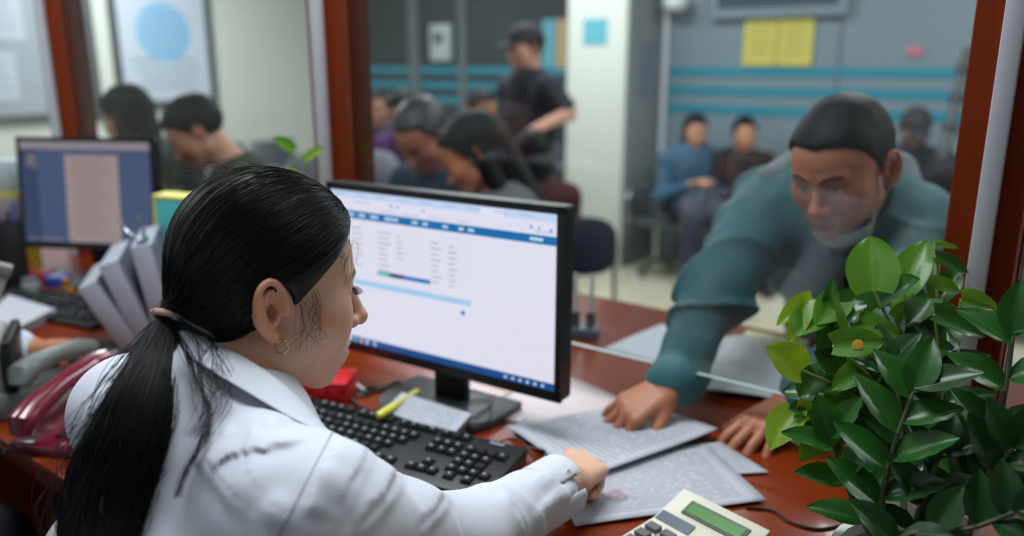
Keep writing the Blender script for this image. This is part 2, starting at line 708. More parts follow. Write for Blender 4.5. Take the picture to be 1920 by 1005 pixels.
t, w, h = board('notice_board', 'grey notice board pinned with white notices left of the emblem poster', 'notice board', 1.9, 3.34, 1.13, 2.75)
MB().box((0.012, 0, h / 2), (0.012, w - 0.12, h - 0.12)).build('backing', mat('board grey', (150, 160, 168), 0.6), t)
for (dy, dz, sy, sz) in ((-.42, .62, .32, .36), (-.05, .35, .3, .36), (-.45, .22, .28, .3), (.03, .82, .34, .42), (.46, .36, .3, .34), (.46, .85, .32, .44), (-.42, 1.1, .3, .4), (.0, 1.3, .5, .25)):
    s = MB().box((0.022, dy, dz), (0.003, sy, sz)).build('notice', mat('notice white', (180, 190, 200), 0.5), t)
    q = MB()
    for k in range(5):
        q.box((0.0245, dy, dz + sz * (0.3 - 0.14 * k)), (0.001, sy * random.uniform(.5, .8), 0.012))
    tag(q.build('print_lines', mat('blue grey print', (150, 164, 182), 0.6), s), kind='stuff')
MB().box((0.025, 0.46, 0.38), (0.003, 0.15, 0.12)).build('picture', mat('dark photo', (84, 90, 98), 0.5), t)
MB().box((0.03, -0.5, 1.28), (0.02, 0.26, 0.3)).build('dark_holder', mat('dark holder', (66, 76, 80), 0.5), t, bevel=0.01)

# tv, yellow notices, blue notices, lamp, meter box, pole
t = thing('wall_tv', 'grey-framed flat television high on the frosted wall above the yellow notices', 'television', (-2.07, 5.88, 1.88))
MB().box((0, -0.02, 0.33), (0.98, 0.05, 0.64)).build('frame', mat('tv silver frame', (126, 140, 150), 0.4), t, bevel=0.01)
MB().box((0, -0.047, 0.35), (0.86, 0.006, 0.53)).build('screen', mat('tv dark screen', (66, 82, 94), 0.2), t)
M_yel = mat('yellow notice paper', (196, 186, 88), 0.6, var=0.05, vscale=12)
for k, (x0, x1, lab) in enumerate(((-2.30, -2.06, 'yellow paper notice under the television, the one nearer the column'), (-2.05, -1.80, 'yellow paper notice under the television, the one farther from the column'))):
    t = thing('yellow_notice', lab, 'notice', ((x0 + x1) / 2, 5.888, 1.56), 0, 'yellow notices under the television')
    MB().box((0, -0.006, 0.17), (x1 - x0, 0.004, 0.34)).build('sheet', M_yel, t)
    q = MB()
    for i in range(9):
        q.box((0, -0.0085, 0.3 - 0.03 * i), ((x1 - x0) * random.uniform(.55, .8), 0.001, 0.009))
    tag(q.build('print_lines', mat('olive print', (166, 156, 72), 0.7), t), kind='stuff')


def wall_paper(name, label, c, d, m, cat='notice'):
    return tag(MB().box((0, 0, 0), d).build(name, m, loc=c), label, cat)


c = at_y(1116, 60, 5.397)
wall_paper('teal_notice', 'small teal square notice on the front of the cream column', c, (0.21, 0.004, 0.19), mat('teal notice', (92, 170, 184), 0.5))
c = at_y(1716, 96, 5.886)
wall_paper('red_reflection', 'tiny painted pinkish red sticker on the frosted grey wall', c, (0.09, 0.004, 0.05), mat('red sticker', (190, 110, 120), 0.5), 'reflection')  # a red LED mirrored in the glass, painted as a small patch
c = at_x(1211, 135, -2.995)
wall_paper('faded_notice', 'faded violet grey notice on the shaded side of the column', c, (0.004, 0.22, 0.42), mat('faded notice', (118, 126, 142), 0.6))
for px, lab, rgb, w in ((1030, 'teal paper strip on the dark glazing behind the standing man', (92, 158, 172), 0.15), (1052, 'tan paper strip on the dark glazing beside the column', (176, 150, 104), 0.11)):
    wall_paper('window_notice', lab, at_y(px, 82, 5.868), (w, 0.004, 0.4), mat('strip %d' % px, rgb, 0.6))
c = at_y(830, 80, 5.85)
t = thing('meter_box', 'pale meter box with a dark dial on the glazing mullion', 'box', (c.x, 5.875, c.z - 0.16))
MB().box((0, -0.04, 0.16), (0.24, 0.07, 0.33)).build('casing', mat('meter casing', (168, 180, 180), 0.5), t, bevel=0.008)
MB().box((-0.01, -0.078, 0.2), (0.12, 0.008, 0.1)).build('dial', mat('meter dial', (86, 94, 98), 0.3), t)
c = at_y(1268, 2, 5.8)
t = thing('wall_lamp', 'round white lamp high beside the white pipe', 'lamp', (c.x, 5.89, c.z))
MB().lathe([(0.0, 0.06), (0.05, 0.05), (0.09, 0.02), (0.1, -0.02), (0.08, -0.06), (0.03, -0.085), (0, -0.09)], 20, (0, -0.1, 0)).build('globe', mat('lamp white', (216, 222, 226), 0.3), t, smooth=True)
MB().box((0, -0.02, 0.02), (0.06, 0.05, 0.08)).build('bracket', M_whitestrip, t)
c0, c1 = at_d(1738, 420, 4.25), at_d(1815, 92, 4.45)
t = thing('coat_pole', 'dark leaning pole in front of the frosted wall by the seated man', 'pole', (c0.x, c0.y, 0))
o = Vector((c0.x, c0.y, 0))
d = (c1 - c0).normalized()
p0 = c0 - d * (c0.z / d.z)
MB().tube([p0 - o, c1 - o], [0.03, 0.024], 10).build('shaft', mat('dark pole', (46, 48, 48), 0.5), t, smooth=True)
for k in range(5):
    q = c0 + (c1 - c0) * (0.2 + 0.17 * k) - o
    MB().sphere(q, 0.042, 10, 6).build('knot', mat('dark pole', (46, 48, 48), 0.5), t, smooth=True)
# ------------------------------------------------------------------ people
def frame_from(fwd, up=(0, 0, 1), roll=0.0):
    """columns: right, forward, up"""
    f = Vector(fwd).normalized()
    u = Vector(up)
    r = f.cross(u).normalized()
    u = r.cross(f).normalized()
    if roll:
        q = Matrix.Rotation(roll, 3, f)
        r, u = q @ r, q @ u
    return np.array([[r.x, f.x, u.x], [r.y, f.y, u.y], [r.z, f.z, u.z]], dtype=np.float32)


def sph(c, r):
    return caps(c, (c[0], c[1], c[2] + 1e-4), r)


def ear_local(sx, fine):
    c = Vector((0.0745 * sx, -0.016, -0.006))
    tilt = math.radians(12)

    def pt(a, ry, rz, out=0.0):
        y, z = ry * math.cos(a), rz * math.sin(a)
        y2, z2 = y * math.cos(tilt) - z * math.sin(tilt) * 0.9, y * math.sin(tilt) + z * math.cos(tilt)
        o = out + 0.012 * max(0.0, -y2 / 0.02 * 0.6 + 0.4)
        return c + Vector((sx * o, y2, z2))
    rim = [pt(math.radians(a), 0.0165, 0.0295, 0.0065) for a in range(-15, 241, 17)]
    fs = [chain(rim, [0.0042] * (len(rim) - 2) + [0.0045, 0.005])]
    fs.append(ell(c + Vector((sx * 0.004, -0.003, 0.0)), (0.005, 0.0165, 0.0285)))
    fs.append(sph(pt(math.radians(262), 0.013, 0.031, 0.003), 0.0072))
    fs.append(sph(pt(math.radians(-12), 0.014, 0.012, 0.002), 0.0048))
    u = union(fs, 0.005)
    if fine:
        anti = chain([pt(math.radians(a), 0.0095, 0.0185, 0.005) for a in range(75, 261, 20)], 0.0030)
        conch = ell(c + Vector((sx * 0.0115, 0.001, -0.004)), (0.0115, 0.0078, 0.0130))
        fossa = ell(c + Vector((sx * 0.0135, -0.003, 0.0165)), (0.0065, 0.0080, 0.0068))
        u = minus(u, conch, 0.003)
        u = minus(u, fossa, 0.003)
        u0 = u
        u = lambda P: smin(u0(P), anti(P), 0.003)
    return u


def head_local(fem=False, fine=True, jaw=1.0, nose=1.0, smile=0.0):
    base = union([
        ell((0, -0.013, 0.035), (0.073, 0.090, 0.087)) if fem else ell((0, -0.018, 0.035), (0.075, 0.098, 0.088)),
        ell((0, 0.028, 0.028), (0.066, 0.064, 0.066)),
        ell((0, 0.034, -0.030), (0.061, 0.056, 0.064)),
        ell((0, 0.030, -0.066), (0.051 * jaw, 0.055, 0.042)),
        sph((0, 0.068, -0.102), 0.019 if not fem else 0.016),
        sph((0.046 * jaw, -0.002, -0.060), 0.020), sph((-0.046 * jaw, -0.002, -0.060), 0.020),
        sph((0.042, 0.054, -0.022), 0.026), sph((-0.042, 0.054, -0.022), 0.026),
    ], 0.03)
    brow = union([caps((s * 0.012, 0.089, 0.022), (s * 0.044, 0.074, 0.024), 0.007 if not fem else 0.005) for s in (1, -1)])
    sock = union([ell((s * 0.031, 0.103, 0.003), (0.019, 0.019, 0.011)) for s in (1, -1)])
    lids = union([ell((s * 0.031, 0.0745, 0.003), (0.0165, 0.0135, 0.0125)) for s in (1, -1)])
    crease = union([caps((s * 0.020, 0.0885, 0.0015), (s * 0.042, 0.084, 0.001), 0.0016) for s in (1, -1)])
    nb = union([caps((0, 0.089, 0.012), (0, 0.107 + 0.003 * nose, -0.030), 0.0065, 0.0095), sph((0, 0.108 + 0.003 * nose, -0.032), 0.0100 * nose),
                sph((0.0125 * nose, 0.099, -0.036), 0.0082 * nose), sph((-0.0125 * nose, 0.099, -0.036), 0.0082 * nose)], 0.007)
    nost = union([sph((s * 0.0068, 0.107, -0.0445), 0.0036) for s in (1, -1)])
    mound = ell((0, 0.081, -0.070), (0.030, 0.0165, 0.021))
    w = 0.023 + 0.004 * smile
    ul = union([caps((0, 0.0975, -0.0655), (s * w, 0.086 - 0.004 * smile, -0.069 + 0.004 * smile), 0.0056, 0.0024) for s in (1, -1)], 0.002)
    ll = union([caps((0, 0.0955, -0.0755), (s * w * 0.85, 0.086 - 0.004 * smile, -0.071 + 0.003 * smile), 0.0066, 0.0024) for s in (1, -1)], 0.002)
    gr = union([caps((0, 0.1035, -0.0705), (s * w, 0.0915, -0.070 + 0.004 * smile), 0.0019) for s in (1, -1)])
    cheek = union([sph((s * 0.041, 0.062, -0.040), 0.018) for s in (1, -1)])
    ears = union([ear_local(1, fine), ear_local(-1, fine)])

    def f(P):
        d = base(P)
        d = smin(d, brow(P), 0.014)
        d = smax(d, -sock(P), 0.014)
        d = smin(d, lids(P), 0.005)
        if fine:
            d = smax(d, -crease(P), 0.003)
        d = smin(d, mound(P), 0.014)
        if smile:
            d = smin(d, cheek(P) + 0.002, 0.02)
        d = smin(d, nb(P), 0.009)
        if fine:
            d = smax(d, -nost(P), 0.003)
            d = smin(d, ul(P), 0.004)
            d = smin(d, ll(P), 0.004)
            d = smax(d, -gr(P), 0.003)
        return smin(d, ears(P), 0.006)
    return f


def to_world(f, c, R, s=1.0):
    c = A(c)

    def g(P):
        return f(((P - c) @ R) / s) * s
    return g


def head_color(L, base, lip, brow_rgb=(22, 16, 14), fem=False):
    """colours that belong to the face itself: lips, brows, eyes"""
    x, y, z = np.abs(L[:, 0]), L[:, 1], L[:, 2]
    c = np.tile(np.array(lin(base)), (len(L), 1))

    def blend(m, rgb):
        m = np.clip(m, 0, 1)[:, None]
        c[:] = c * (1 - m) + np.array(lin(rgb)) * m
    red = tuple(int(a * b) for a, b in zip(base, (1.03, 0.88, 0.84)))
    blend(0.28 * np.exp(-((x - 0.042) ** 2 + (z + 0.032) ** 2) / 0.0005) * np.clip((y - 0.01) / 0.05, 0, 1), red)
    blend(0.5 * np.exp(-(x ** 2 + (z + 0.034) ** 2) / 0.0002) * (y > 0.09), red)
    blend(0.7 * (x > 0.072), red)
    ml = np.exp(-((z + 0.0695 - 0.06 * x * 0.1) / 0.0068) ** 4) * np.exp(-(x / 0.0235) ** 6) * (y > 0.075)
    blend(ml, lip)
    bz = 0.0225 + 0.006 * np.sin(np.clip((x - 0.012) / 0.034, 0, 1) * 2.4)
    bw = 0.0030 if fem else 0.0046
    blend(0.92 * np.exp(-((z - bz) / bw) ** 4) * (x > 0.012) * (x < 0.049) * (y > 0.05), brow_rgb)
    ex, ez = (x - 0.031) / 0.0135, (z - 0.0015) / 0.0052
    eye = np.clip(1.6 - 1.6 * (ex ** 2 + ez ** 2), 0, 1) * (y > 0.06)
    blend(eye * 1.4, (205, 200, 196))
    iris = np.exp(-(((x - 0.030) ** 2 + (z - 0.0015) ** 2) / 0.0055 ** 2) ** 3) * (eye > 0.15)
    blend(iris, (24, 16, 12))
    lid = np.exp(-(((z - 0.0062 + 8 * (x - 0.031) ** 2) / 0.0016) ** 2)) * (np.abs(x - 0.031) < 0.0155) * (y > 0.06)
    blend(0.9 * lid, (30, 22, 20))
    return c


def hand_fns(wr, d, n, thumb, s=1.0, curl=(20, 35, 25), tcurl=25, spread=6.0, curls=None, tout=0.75):
    """palm, four fingers of different lengths and a thumb; d = finger direction, n = back of hand, thumb = side towards the thumb"""
    wr = Vector(wr)
    d = Vector(d).normalized()
    n = Vector(n)
    n = (n - d * n.dot(d)).normalized()
    t = Vector(thumb)
    t = (t - d * t.dot(d) - n * t.dot(n)).normalized()
    palm, fing = [], []
    offs = (0.029, 0.0098, -0.0095, -0.027)
    mlen = (0.092, 0.094, 0.089, 0.081)
    lens = ((0.041, 0.025, 0.020), (0.045, 0.029, 0.021), (0.042, 0.027, 0.020), (0.033, 0.020, 0.018))
    rad = (0.0092, 0.0094, 0.0088, 0.0078)
    for i in range(4):
        b0 = wr + t * (offs[i] * 0.62 * s) + d * (0.012 * s)
        k = wr + t * (offs[i] * s) + d * (mlen[i] * s) + n * (0.003 * (1 if i in (1, 2) else 0) * s)
        palm.append(caps(b0, k, 0.0145 * s, 0.0108 * s))
        cu = curls[i] if curls else curl
        ang = 0.0
        p = k
        sp = math.radians(spread) * (1.2, 0.3, -0.5, -1.4)[i]
        dd = (d * math.cos(sp) + t * math.sin(sp)).normalized()
        pts, rs = [p - n * 0.001], [rad[i] * 1.12 * s]
        for j in range(3):
            ang += math.radians(cu[j])
            q = dd * math.cos(ang) - n * math.sin(ang)
            p = p + q * (lens[i][j] * s)
            pts.append(p)
            rs.append(rad[i] * (1.0, 0.92, 0.78)[j] * s)
        fing.append(chain(pts, rs))
    p0 = wr + t * (0.020 * s) + d * (0.018 * s) - n * (0.006 * s)
    td = (t * tout + d * 0.75 - n * 0.25).normalized()
    p1 = p0 + td * (0.042 * s)
    td2 = (td * math.cos(math.radians(tcurl)) + (d * 0.8 - n * 0.35 - t * 0.2).normalized() * math.sin(math.radians(tcurl))).normalized()
    p2 = p1 + td2 * (0.034 * s)
    p3 = p2 + (td2 + d * 0.3).normalized() * (0.025 * s)
    th = chain([p0, p1, p2, p3], [0.0150 * s, 0.0115 * s, 0.0100 * s, 0.0078 * s])
    pl = union(palm, 0.012 * s)
    fg = union(fing, 0.002)

    def f(P):
        return smin(smin(pl(P), fg(P), 0.008 * s), th(P), 0.010 * s)
    return f


def bbox(pts, pad):
    a = np.array([tuple(p) for p in pts])
    return a.min(0) - pad, a.max(0) + pad


def skin_mat(name, rgb):
    return mat(name, (200, 150, 120), 0.48, attr='Col', sss=0.12, bump=0.12, bscale=350, spec=0.4)


M_skin = skin_mat('skin', None)
M_hair = mat('black hair', (11, 10, 12), 0.6, spec=0.22, bump=0.8, bscale=160, stretch=(1, 1, 0.2))


def cloth_mat(name, rgb, rough=0.8, bump=0.25, bscale=25, var=0.06, vs=6):
    return mat(name, rgb, rough, spec=0.25, bump=bump, bscale=bscale, var=var, vscale=vs)


def torso_fns(nk, shl, shr, hip, side, fat=1.0, pad=0.0):
    """ribcage, waist and hips hung between neck base, shoulders and hip centre; side = unit vector to the person's right"""
    nk, shl, shr, hip, side = map(Vector, (nk, shl, shr, hip, side))
    mid = (shl + shr) / 2
    w = (shr - shl).length / 2
    sp = hip - mid
    ch = mid + sp * 0.30
    wa = mid + sp * 0.66
    fs = [caps(shl, shr, 0.058 * fat + pad), caps(nk, mid, 0.060 + pad, 0.075 * fat + pad),
          caps(nk, shl + (nk - shl) * 0.15, 0.045 + pad, 0.050 * fat + pad), caps(nk, shr + (nk - shr) * 0.15, 0.045 + pad, 0.050 * fat + pad),
          caps(ch - side * w * 0.42, ch + side * w * 0.42, 0.108 * fat + pad), caps(wa - side * w * 0.30, wa + side * w * 0.30, 0.100 * fat + pad),
          caps(hip - side * w * 0.42, hip + side * w * 0.42, 0.112 * fat + pad), caps(mid, hip, 0.09 * fat + pad)]
    return union(fs, 0.07)


def short_hair(fringe=0.052, back=-0.055, thick=0.010, bald=0.0):
    shell = union([ell((0, -0.018, 0.037), (0.077 + thick, 0.100 + thick, 0.088 + thick)), ell((0, 0.02, 0.05), (0.066 + thick * .8, 0.066 + thick, 0.055 + thick))], 0.02)

    def f(P):
        x, y, z = np.abs(P[:, 0]), P[:, 1], P[:, 2]
        lim = np.interp(z, [back - .02, back, -0.030, -0.012, 0.012, 0.035, 0.055, 0.075, 0.10, 0.14], [-0.115, -0.060, -0.026, -0.016, 0.012, 0.026, 0.040, fringe + .014, fringe + .035, 0.12])
        lim = np.where(x < 0.055, lim + np.clip((0.055 - x) / 0.055, 0, 1) * np.interp(z, [0.02, 0.06], [0.0, 0.014]), lim)
        lim = lim + 0.004 * vnoise(P, 150, 17) + np.interp(x, [0.03, 0.06], [0, 0.010]) * np.interp(z, [0.05, 0.08], [0, -1.0])
        d = shell(P) + 0.0022 * vnoise(P, 120, 3)
        return smax(d, (y - lim) * 0.8, 0.006)
    return f


def long_hair(length=0.24, fringe=0.05, tail=False):
    top = short_hair(fringe, -0.12, 0.013)
    if tail:
        fall = union([caps((0, -0.11, 0.03), (0, -0.135, -0.03), 0.026, 0.03), caps((0, -0.135, -0.03), (0, -0.10, -length), 0.03, 0.015)], 0.02)
    else:
        fall = union([caps((0, -0.075, 0.02), (0, -0.070, -length), 0.062, 0.045), caps((0.062, -0.028, 0.0), (0.072, -0.015, -length * 0.9), 0.030, 0.028),
                      caps((-0.062, -0.028, 0.0), (-0.072, -0.015, -length * 0.9), 0.030, 0.028)], 0.03)

    def f(P):
        return smin(top(P), fall(P) + 0.003 * vnoise(P * np.array([1, 1, .3]), 140, 5), 0.015)
    return f


def cap_hat():
    dome = ell((0, -0.012, 0.052), (0.089, 0.108, 0.086))

    def f(P):
        d = smax(dome(P), 0.038 - P[:, 2], 0.004)
        vis = ell((0, 0.115, 0.047), (0.066, 0.070, 0.008))
        return smin(d, vis(P), 0.01)
    return f


def figure(name, label, head, face, neck, shl, shr, ell_, elr, wrl, wrr, hip, knl, knr, anl, anr, top=(40, 42, 48), bottom=(40, 42, 52), skin=(196, 142, 112),
           lip=(150, 84, 78), hair='short', hairrgb=None, sleeve='long', hl=None, hr=None, fem=False, res=0.009, roll=0.0, fat=1.0, up=(0, 0, 1), shoes=(24, 24, 26),
           cuff=None, collar=None, hs=None, group=None, topmat=None, hatrgb=(20, 21, 24), extra=None, base=None, hairmat=None, legs=True, bulk=0.0, hargs=None, fine=None, wamp=1.0, smile=0.0, hand_s=None, jac_extra=None):
    R = frame_from(face, up, roll)
    s = (0.95 if fem else 1.0) * (hs or 1.0)
    H = Vector(head)
    V = lambda v: Vector(v)
    neck, shl, shr, hip = V(neck), V(shl), V(shr), V(hip)
    side = (shr - shl).normalized()
    hl0 = hip - side * 0.085
    hr0 = hip + side * 0.085
    root = thing(name, label, 'person', tuple(base) if base is not None else (hip.x, hip.y, 0.0), 0, group)
    org = root.location.copy()
    hf = to_world(head_local(fem, bool(fine), smile=smile), H, R, s)
    nk0 = H + Vector(tuple(R @ np.array([0, -0.022, -0.055]))) * s
    neckf = caps(nk0, neck, 0.052 * s, 0.056 * s)
    arms = []
    for sh, e, w in ((shl, V(ell_), V(wrl)), (shr, V(elr), V(wrr))):
        arms += [caps(sh, e, 0.046, 0.038), caps(e, w, 0.039, 0.026)]
    tor = torso_fns(neck, shl, shr, hip, side, 0.95 * fat)
    lg = []
    if legs:
        for h0, k, a in ((hl0, V(knl), V(anl)), (hr0, V(knr), V(anr))):
            lg += [caps(h0, k, 0.078 * fat, 0.052), caps(k, a, 0.052, 0.036)]
    hands = []
    for sd, (e, w, hd) in ((-1, (V(ell_), V(wrl), hl)), (1, (V(elr), V(wrr), hr))):
        hd = hd or {}
        d = V(hd.get('d', w - e)).normalized()
        n = V(hd.get('n', (0, 0, 1)))
        th = V(hd.get('t', d.cross(V(n)) * (1 if sd < 0 else -1)))
        hands.append((w, d, hand_fns(w, d, n, th, hand_s or (0.92 if fem else 1.0), hd.get('curl', (25, 35, 25)), curls=hd.get('curls'), spread=hd.get('spread', 5), tout=hd.get('tout', 0.75), tcurl=hd.get('tcurl', 25))))
    body = union([tor] + arms + lg, 0.03)
    bn = lambda P: smin(smin(body(P), neckf(P), 0.03), hf(P), 0.015)
    allp = [neck, shl, shr, hip, V(ell_), V(elr), V(wrl), V(wrr), hl0, hr0] + ([V(knl), V(knr), V(anl), V(anr)] if legs else [])
    lo, hi = bbox(allp + [H + Vector((0, 0, 0.02))], 0.16)
    full = lambda P: smin(smin(bn(P), hands[0][2](P), 0.012), hands[1][2](P), 0.012)
    lo2, hi2 = bbox(allp + [H] + [h[0] + h[1] * 0.1 for h in hands], 0.17)
    if fine:
        parts = [surf(body, lo, hi, res)]
        hn = lambda P: smin(neckf(P), hf(P), 0.015)
        a, b = bbox([H, neck], 0.155)
        parts.append(surf(hn, a, b, fine))
        for (w, d, hfn), e in zip(hands, (V(ell_), V(elr))):
            fa = caps(w + (e - w).normalized() * 0.07, w, 0.030, 0.026)
            a, b = bbox([w - d * 0.07, w + d * 0.15], 0.075)
            parts.append(surf(lambda P, fa=fa, hfn=hfn: smin(fa(P), hfn(P), 0.014), a, b, fine))
    else:
        parts = [surf(full, lo2, hi2, res)]
    Hn = A(H)

    def col(v):
        L = ((v - Hn) @ R) / s
        c = head_color(L, skin, lip, fem=fem)
        far = np.linalg.norm(L, axis=1) > 0.17
        c[far] = lin(skin)
        return c
    link_mesh(np_mesh('body', parts, M_skin, col, org), 'body', root)
    # garments
    cm = topmat or cloth_mat('cloth %d %d %d' % tuple(top), top)
    up_f = [torso_fns(neck, shl, shr, hip, side, fat, 0.016 + bulk * 0.6)]
    for sh, e, w in ((shl, V(ell_), V(wrl)), (shr, V(elr), V(wrr))):
        if sleeve == 'long':
            up_f += [caps(sh, e, 0.064 + bulk, 0.054 + bulk), caps(e, w - (w - e).normalized() * 0.02, 0.054 + bulk, 0.040 + bulk * 0.5)]
        else:
            m = sh + (e - sh) * 0.72
            up_f += [caps(sh, m, 0.066, 0.066)]
    uf = union(up_f, 0.035)
    ncut = caps(neck + (nk0 - neck) * 0.25, nk0 + (nk0 - neck) * 0.4, 0.066, 0.09)
    down = (hip - neck).normalized()
    hem = plane(hip + down * 0.07, down)
    if sleeve != 'long':
        cuts = [plane(sh + (e - sh) * 0.70, e - sh) for sh, e in ((shl, V(ell_)), (shr, V(elr)))]

    def gar(P):
        d = uf(P) + wamp * (0.006 * vnoise(P * np.array([1, 1, .6]), 26, 11) + 0.003 * vnoise(P, 60, 12))
        if jac_extra:
            d = jac_extra(d, P)
        d = smax(d, -ncut(P), 0.01)
        return smax(d, hem(P), 0.02)
    link_mesh(np_mesh('shirt' if sleeve != 'long' else 'jacket', [surf(gar, lo - .02, hi + .02, res)], cm, None, org), 'shirt' if sleeve != 'long' else 'jacket', root)
    if legs:
        tf = []
        for h0, k, a in ((hl0, V(knl), V(anl)), (hr0, V(knr), V(anr))):
            tf += [caps(h0, k, 0.094 * fat, 0.068), caps(k, a + (k - a).normalized() * 0.04, 0.066, 0.055)]
        tf.append(caps(hl0, hr0, 0.118 * fat))
        tfu = union(tf, 0.04)
        top_c = plane(hip + Vector((0, 0, 0.10)), (0, 0, 1))
        tg = lambda P: smax(tfu(P) + 0.004 * vnoise(P, 30, 4), top_c(P), 0.01)
        link_mesh(np_mesh('trousers', [surf(tg, lo - .03, hi + .03, res)], cloth_mat('cloth %d %d %d' % tuple(bottom), bottom), None, org), 'trousers', root)
        fw = A(cw(0, 0))
        for k, a in ((V(knl), V(anl)), (V(knr), V(anr))):
            fd = Vector(face)
            fd.z = 0
            fd.normalize()
            z0 = a.z - 0.06
            sf = union([caps(a + Vector((0, 0, -0.035)), a + fd * 0.14 + Vector((0, 0, -0.045)), 0.044, 0.036), caps(a + fd * -0.03 + Vector((0, 0, -.035)), a + Vector((0, 0, -.02)), 0.04)], 0.02)
            sl, sh_ = bbox([a, a + fd * 0.16], 0.10)
            sfc = lambda P, sf=sf, z0=z0: smax(sf(P), z0 - P[:, 2], 0.005)
            link_mesh(np_mesh('shoe', [surf(sfc, sl, sh_, 0.009)], mat('shoe %d %d %d' % tuple(shoes), shoes, 0.4), None, org), 'shoe', root)
    hm = hairmat or M_hair
    hargs = hargs or {}
    if hair in ('short', 'cap'):
        hl_f = short_hair(**hargs)
    elif hair == 'long':
        hl_f = long_hair(**hargs)
    elif hair == 'tail':
        hl_f = long_hair(tail=True, **hargs)
    hw = to_world(hl_f, H, R, s)
    cl, chh = bbox([H, H + Vector(tuple(R @ np.array([0, -0.06, -hargs.get('length', 0.24 if hair in ('long', 'tail') else 0.0)])))], 0.17)
    link_mesh(np_mesh('hair', [surf(hw, cl, chh, min(res, 0.006))], hm, None, org), 'hair', root)
    if hair == 'cap':
        hc = to_world(cap_hat(), H, R, s)
        cl, chh = bbox([H, H + Vector(tuple(R @ np.array([0, 0.1, 0.05])))], 0.17)
        link_mesh(np_mesh('cap', [surf(hc, cl, chh, 0.006)], cloth_mat('cap cloth', hatrgb), None, org), 'cap', root)
    return root, dict(R=R, s=s, H=H, org=org)


def seated(name, label, px, py, depth, face_xy, seat=0.47, lean=0.1, pitch=-10, hands_fwd=0.28, hz=0.62, **kw):
    """a person on a chair: head given by where it is seen and how far off, facing a horizontal direction"""
    H = at_d(px, py, depth)
    f = Vector((face_xy[0], face_xy[1], 0)).normalized()
    rt = Vector((f.y, -f.x, 0))
    face = (f + Vector((0, 0, math.tan(math.radians(pitch))))).normalized()
    w = 0.17 if kw.get('fem') else 0.2
    neck = H - f * (0.015 + 0.25 * lean) + Vector((0, 0, -0.155))
    sc = neck + Vector((0, 0, -0.055)) - f * 0.01
    shl, shr = sc - rt * w, sc + rt * w
    hip = Vector((sc.x, sc.y, 0)) - f * (0.46 * math.tan(lean)) + Vector((0, 0, seat + 0.10))
    kn = [hip + f * 0.44 + rt * (sx * 0.10) + Vector((0, 0, 0.0)) for sx in (-1, 1)]
    foot = kw.pop('foot', 0.0)
    an = [Vector((k.x, k.y, 0.07)) + f * foot for k in kn]
    el_ = [s0 + rt * (sx * 0.06) + f * 0.05 + Vector((0, 0, -0.26)) for s0, sx in ((shl, -1), (shr, 1))]
    wr = [hip + f * hands_fwd + rt * (sx * 0.08) + Vector((0, 0, hz - seat - 0.02)) for sx in (-1, 1)]
    return figure(name, label, H, face, neck, shl, shr, el_[0], el_[1], wr[0], wr[1], hip, kn[0], kn[1], an[0], an[1], **kw)
# ------------------------------------------------------------------ waiting public, far to near
def toward(x, y):
    """horizontal direction given as (right, ahead) of the viewer, in room axes"""
    v = cw(x, y)
    return (v.x, v.y)


def bench(name, label, x0, y0, n, rz=0.0, group=None):
    t = thing(name, label, 'bench', (x0, y0, 0), rz, group)
    st = mat('perforated steel', (120, 126, 132), 0.35, metal=0.8)
    W = 0.56
    for i in range(n):
        cx = i * W + W / 2
        MB().box((cx, 0.0, 0.43), (0.5, 0.44, 0.012)).build('seat', st, t, bevel=0.005)
        MB().box((cx, 0, 0), (0.5, 0.012, 0.44), M=Matrix.Translation((0, 0.25, 0.66)) @ Matrix.Rotation(math.radians(-12), 4, 'X')).build('backrest', st, t, bevel=0.005)
    MB().box((n * W / 2, 0.05, 0.38), (n * W, 0.06, 0.05)).build('beam', M_alu, t)
    for i in range(n + 1):
        cx = i * W
        a = MB()
        a.tube([(cx, 0.2, 0.42), (cx, 0.18, 0.62), (cx, 0.1, 0.67), (cx, -0.16, 0.66), (cx, -0.22, 0.61), (cx, -0.2, 0.42)], 0.016, 8)
        a.build('armrest', M_steel, t, smooth=True)
    for cx in (0.12, n * W - 0.12):
        l = MB().tube([(cx, -0.26, 0.03), (cx, 0.05, 0.1), (cx, 0.3, 0.03)], 0.022, 8)
        l.tube([(cx, 0.05, 0.1), (cx, 0.05, 0.38)], 0.025, 8)
        l.build('leg', M_steel, t, smooth=True)
        for yy in (-0.26, 0.3):
            MB().lathe([(0.03, 0), (0.034, 0.015), (0.022, 0.035), (0, 0.04)], 12, (cx, yy, 0)).build('foot_cap', M_steel, t, smooth=True)
    return t


H1, H2 = at_d(1304, 246, 5.75), at_d(1396, 250, 5.72)
bench('steel_bench', 'steel waiting bench under the two seated women by the frosted wall', -2.86, 5.45, 4)
fc = toward(-0.15, -1)
seated('person', 'woman in a blue denim shirt seated on the steel bench holding a phone', 1304, 246, 5.75, toward(0.1, -1), top=(58, 88, 112), bottom=(44, 50, 66), skin=(190, 140, 112), hair='long', fem=True, hz=0.66, pitch=-12, foot=-0.05, hargs=dict(length=0.17))
seated('person', 'woman in an open black cardigan seated beside the woman in denim', 1396, 252, 5.72, toward(0.0, -1), top=(34, 32, 36), bottom=(30, 30, 36), skin=(188, 138, 110), hair='tail', fem=True, hz=0.62, pitch=-6, hargs=dict(length=0.1))
seated('person', 'dark figure in a peaked cap seated behind the teal jacket man', 1715, 243, 4.9, toward(-0.25, -1), top=(46, 50, 58), bottom=(40, 44, 54), skin=(120, 92, 80), hair='cap', pitch=-30, hatrgb=(52, 50, 54), base=None)
bench('steel_bench', 'steel waiting bench behind the teal jacket man and the seated capped figure', -0.55, 5.25, 4, 0)
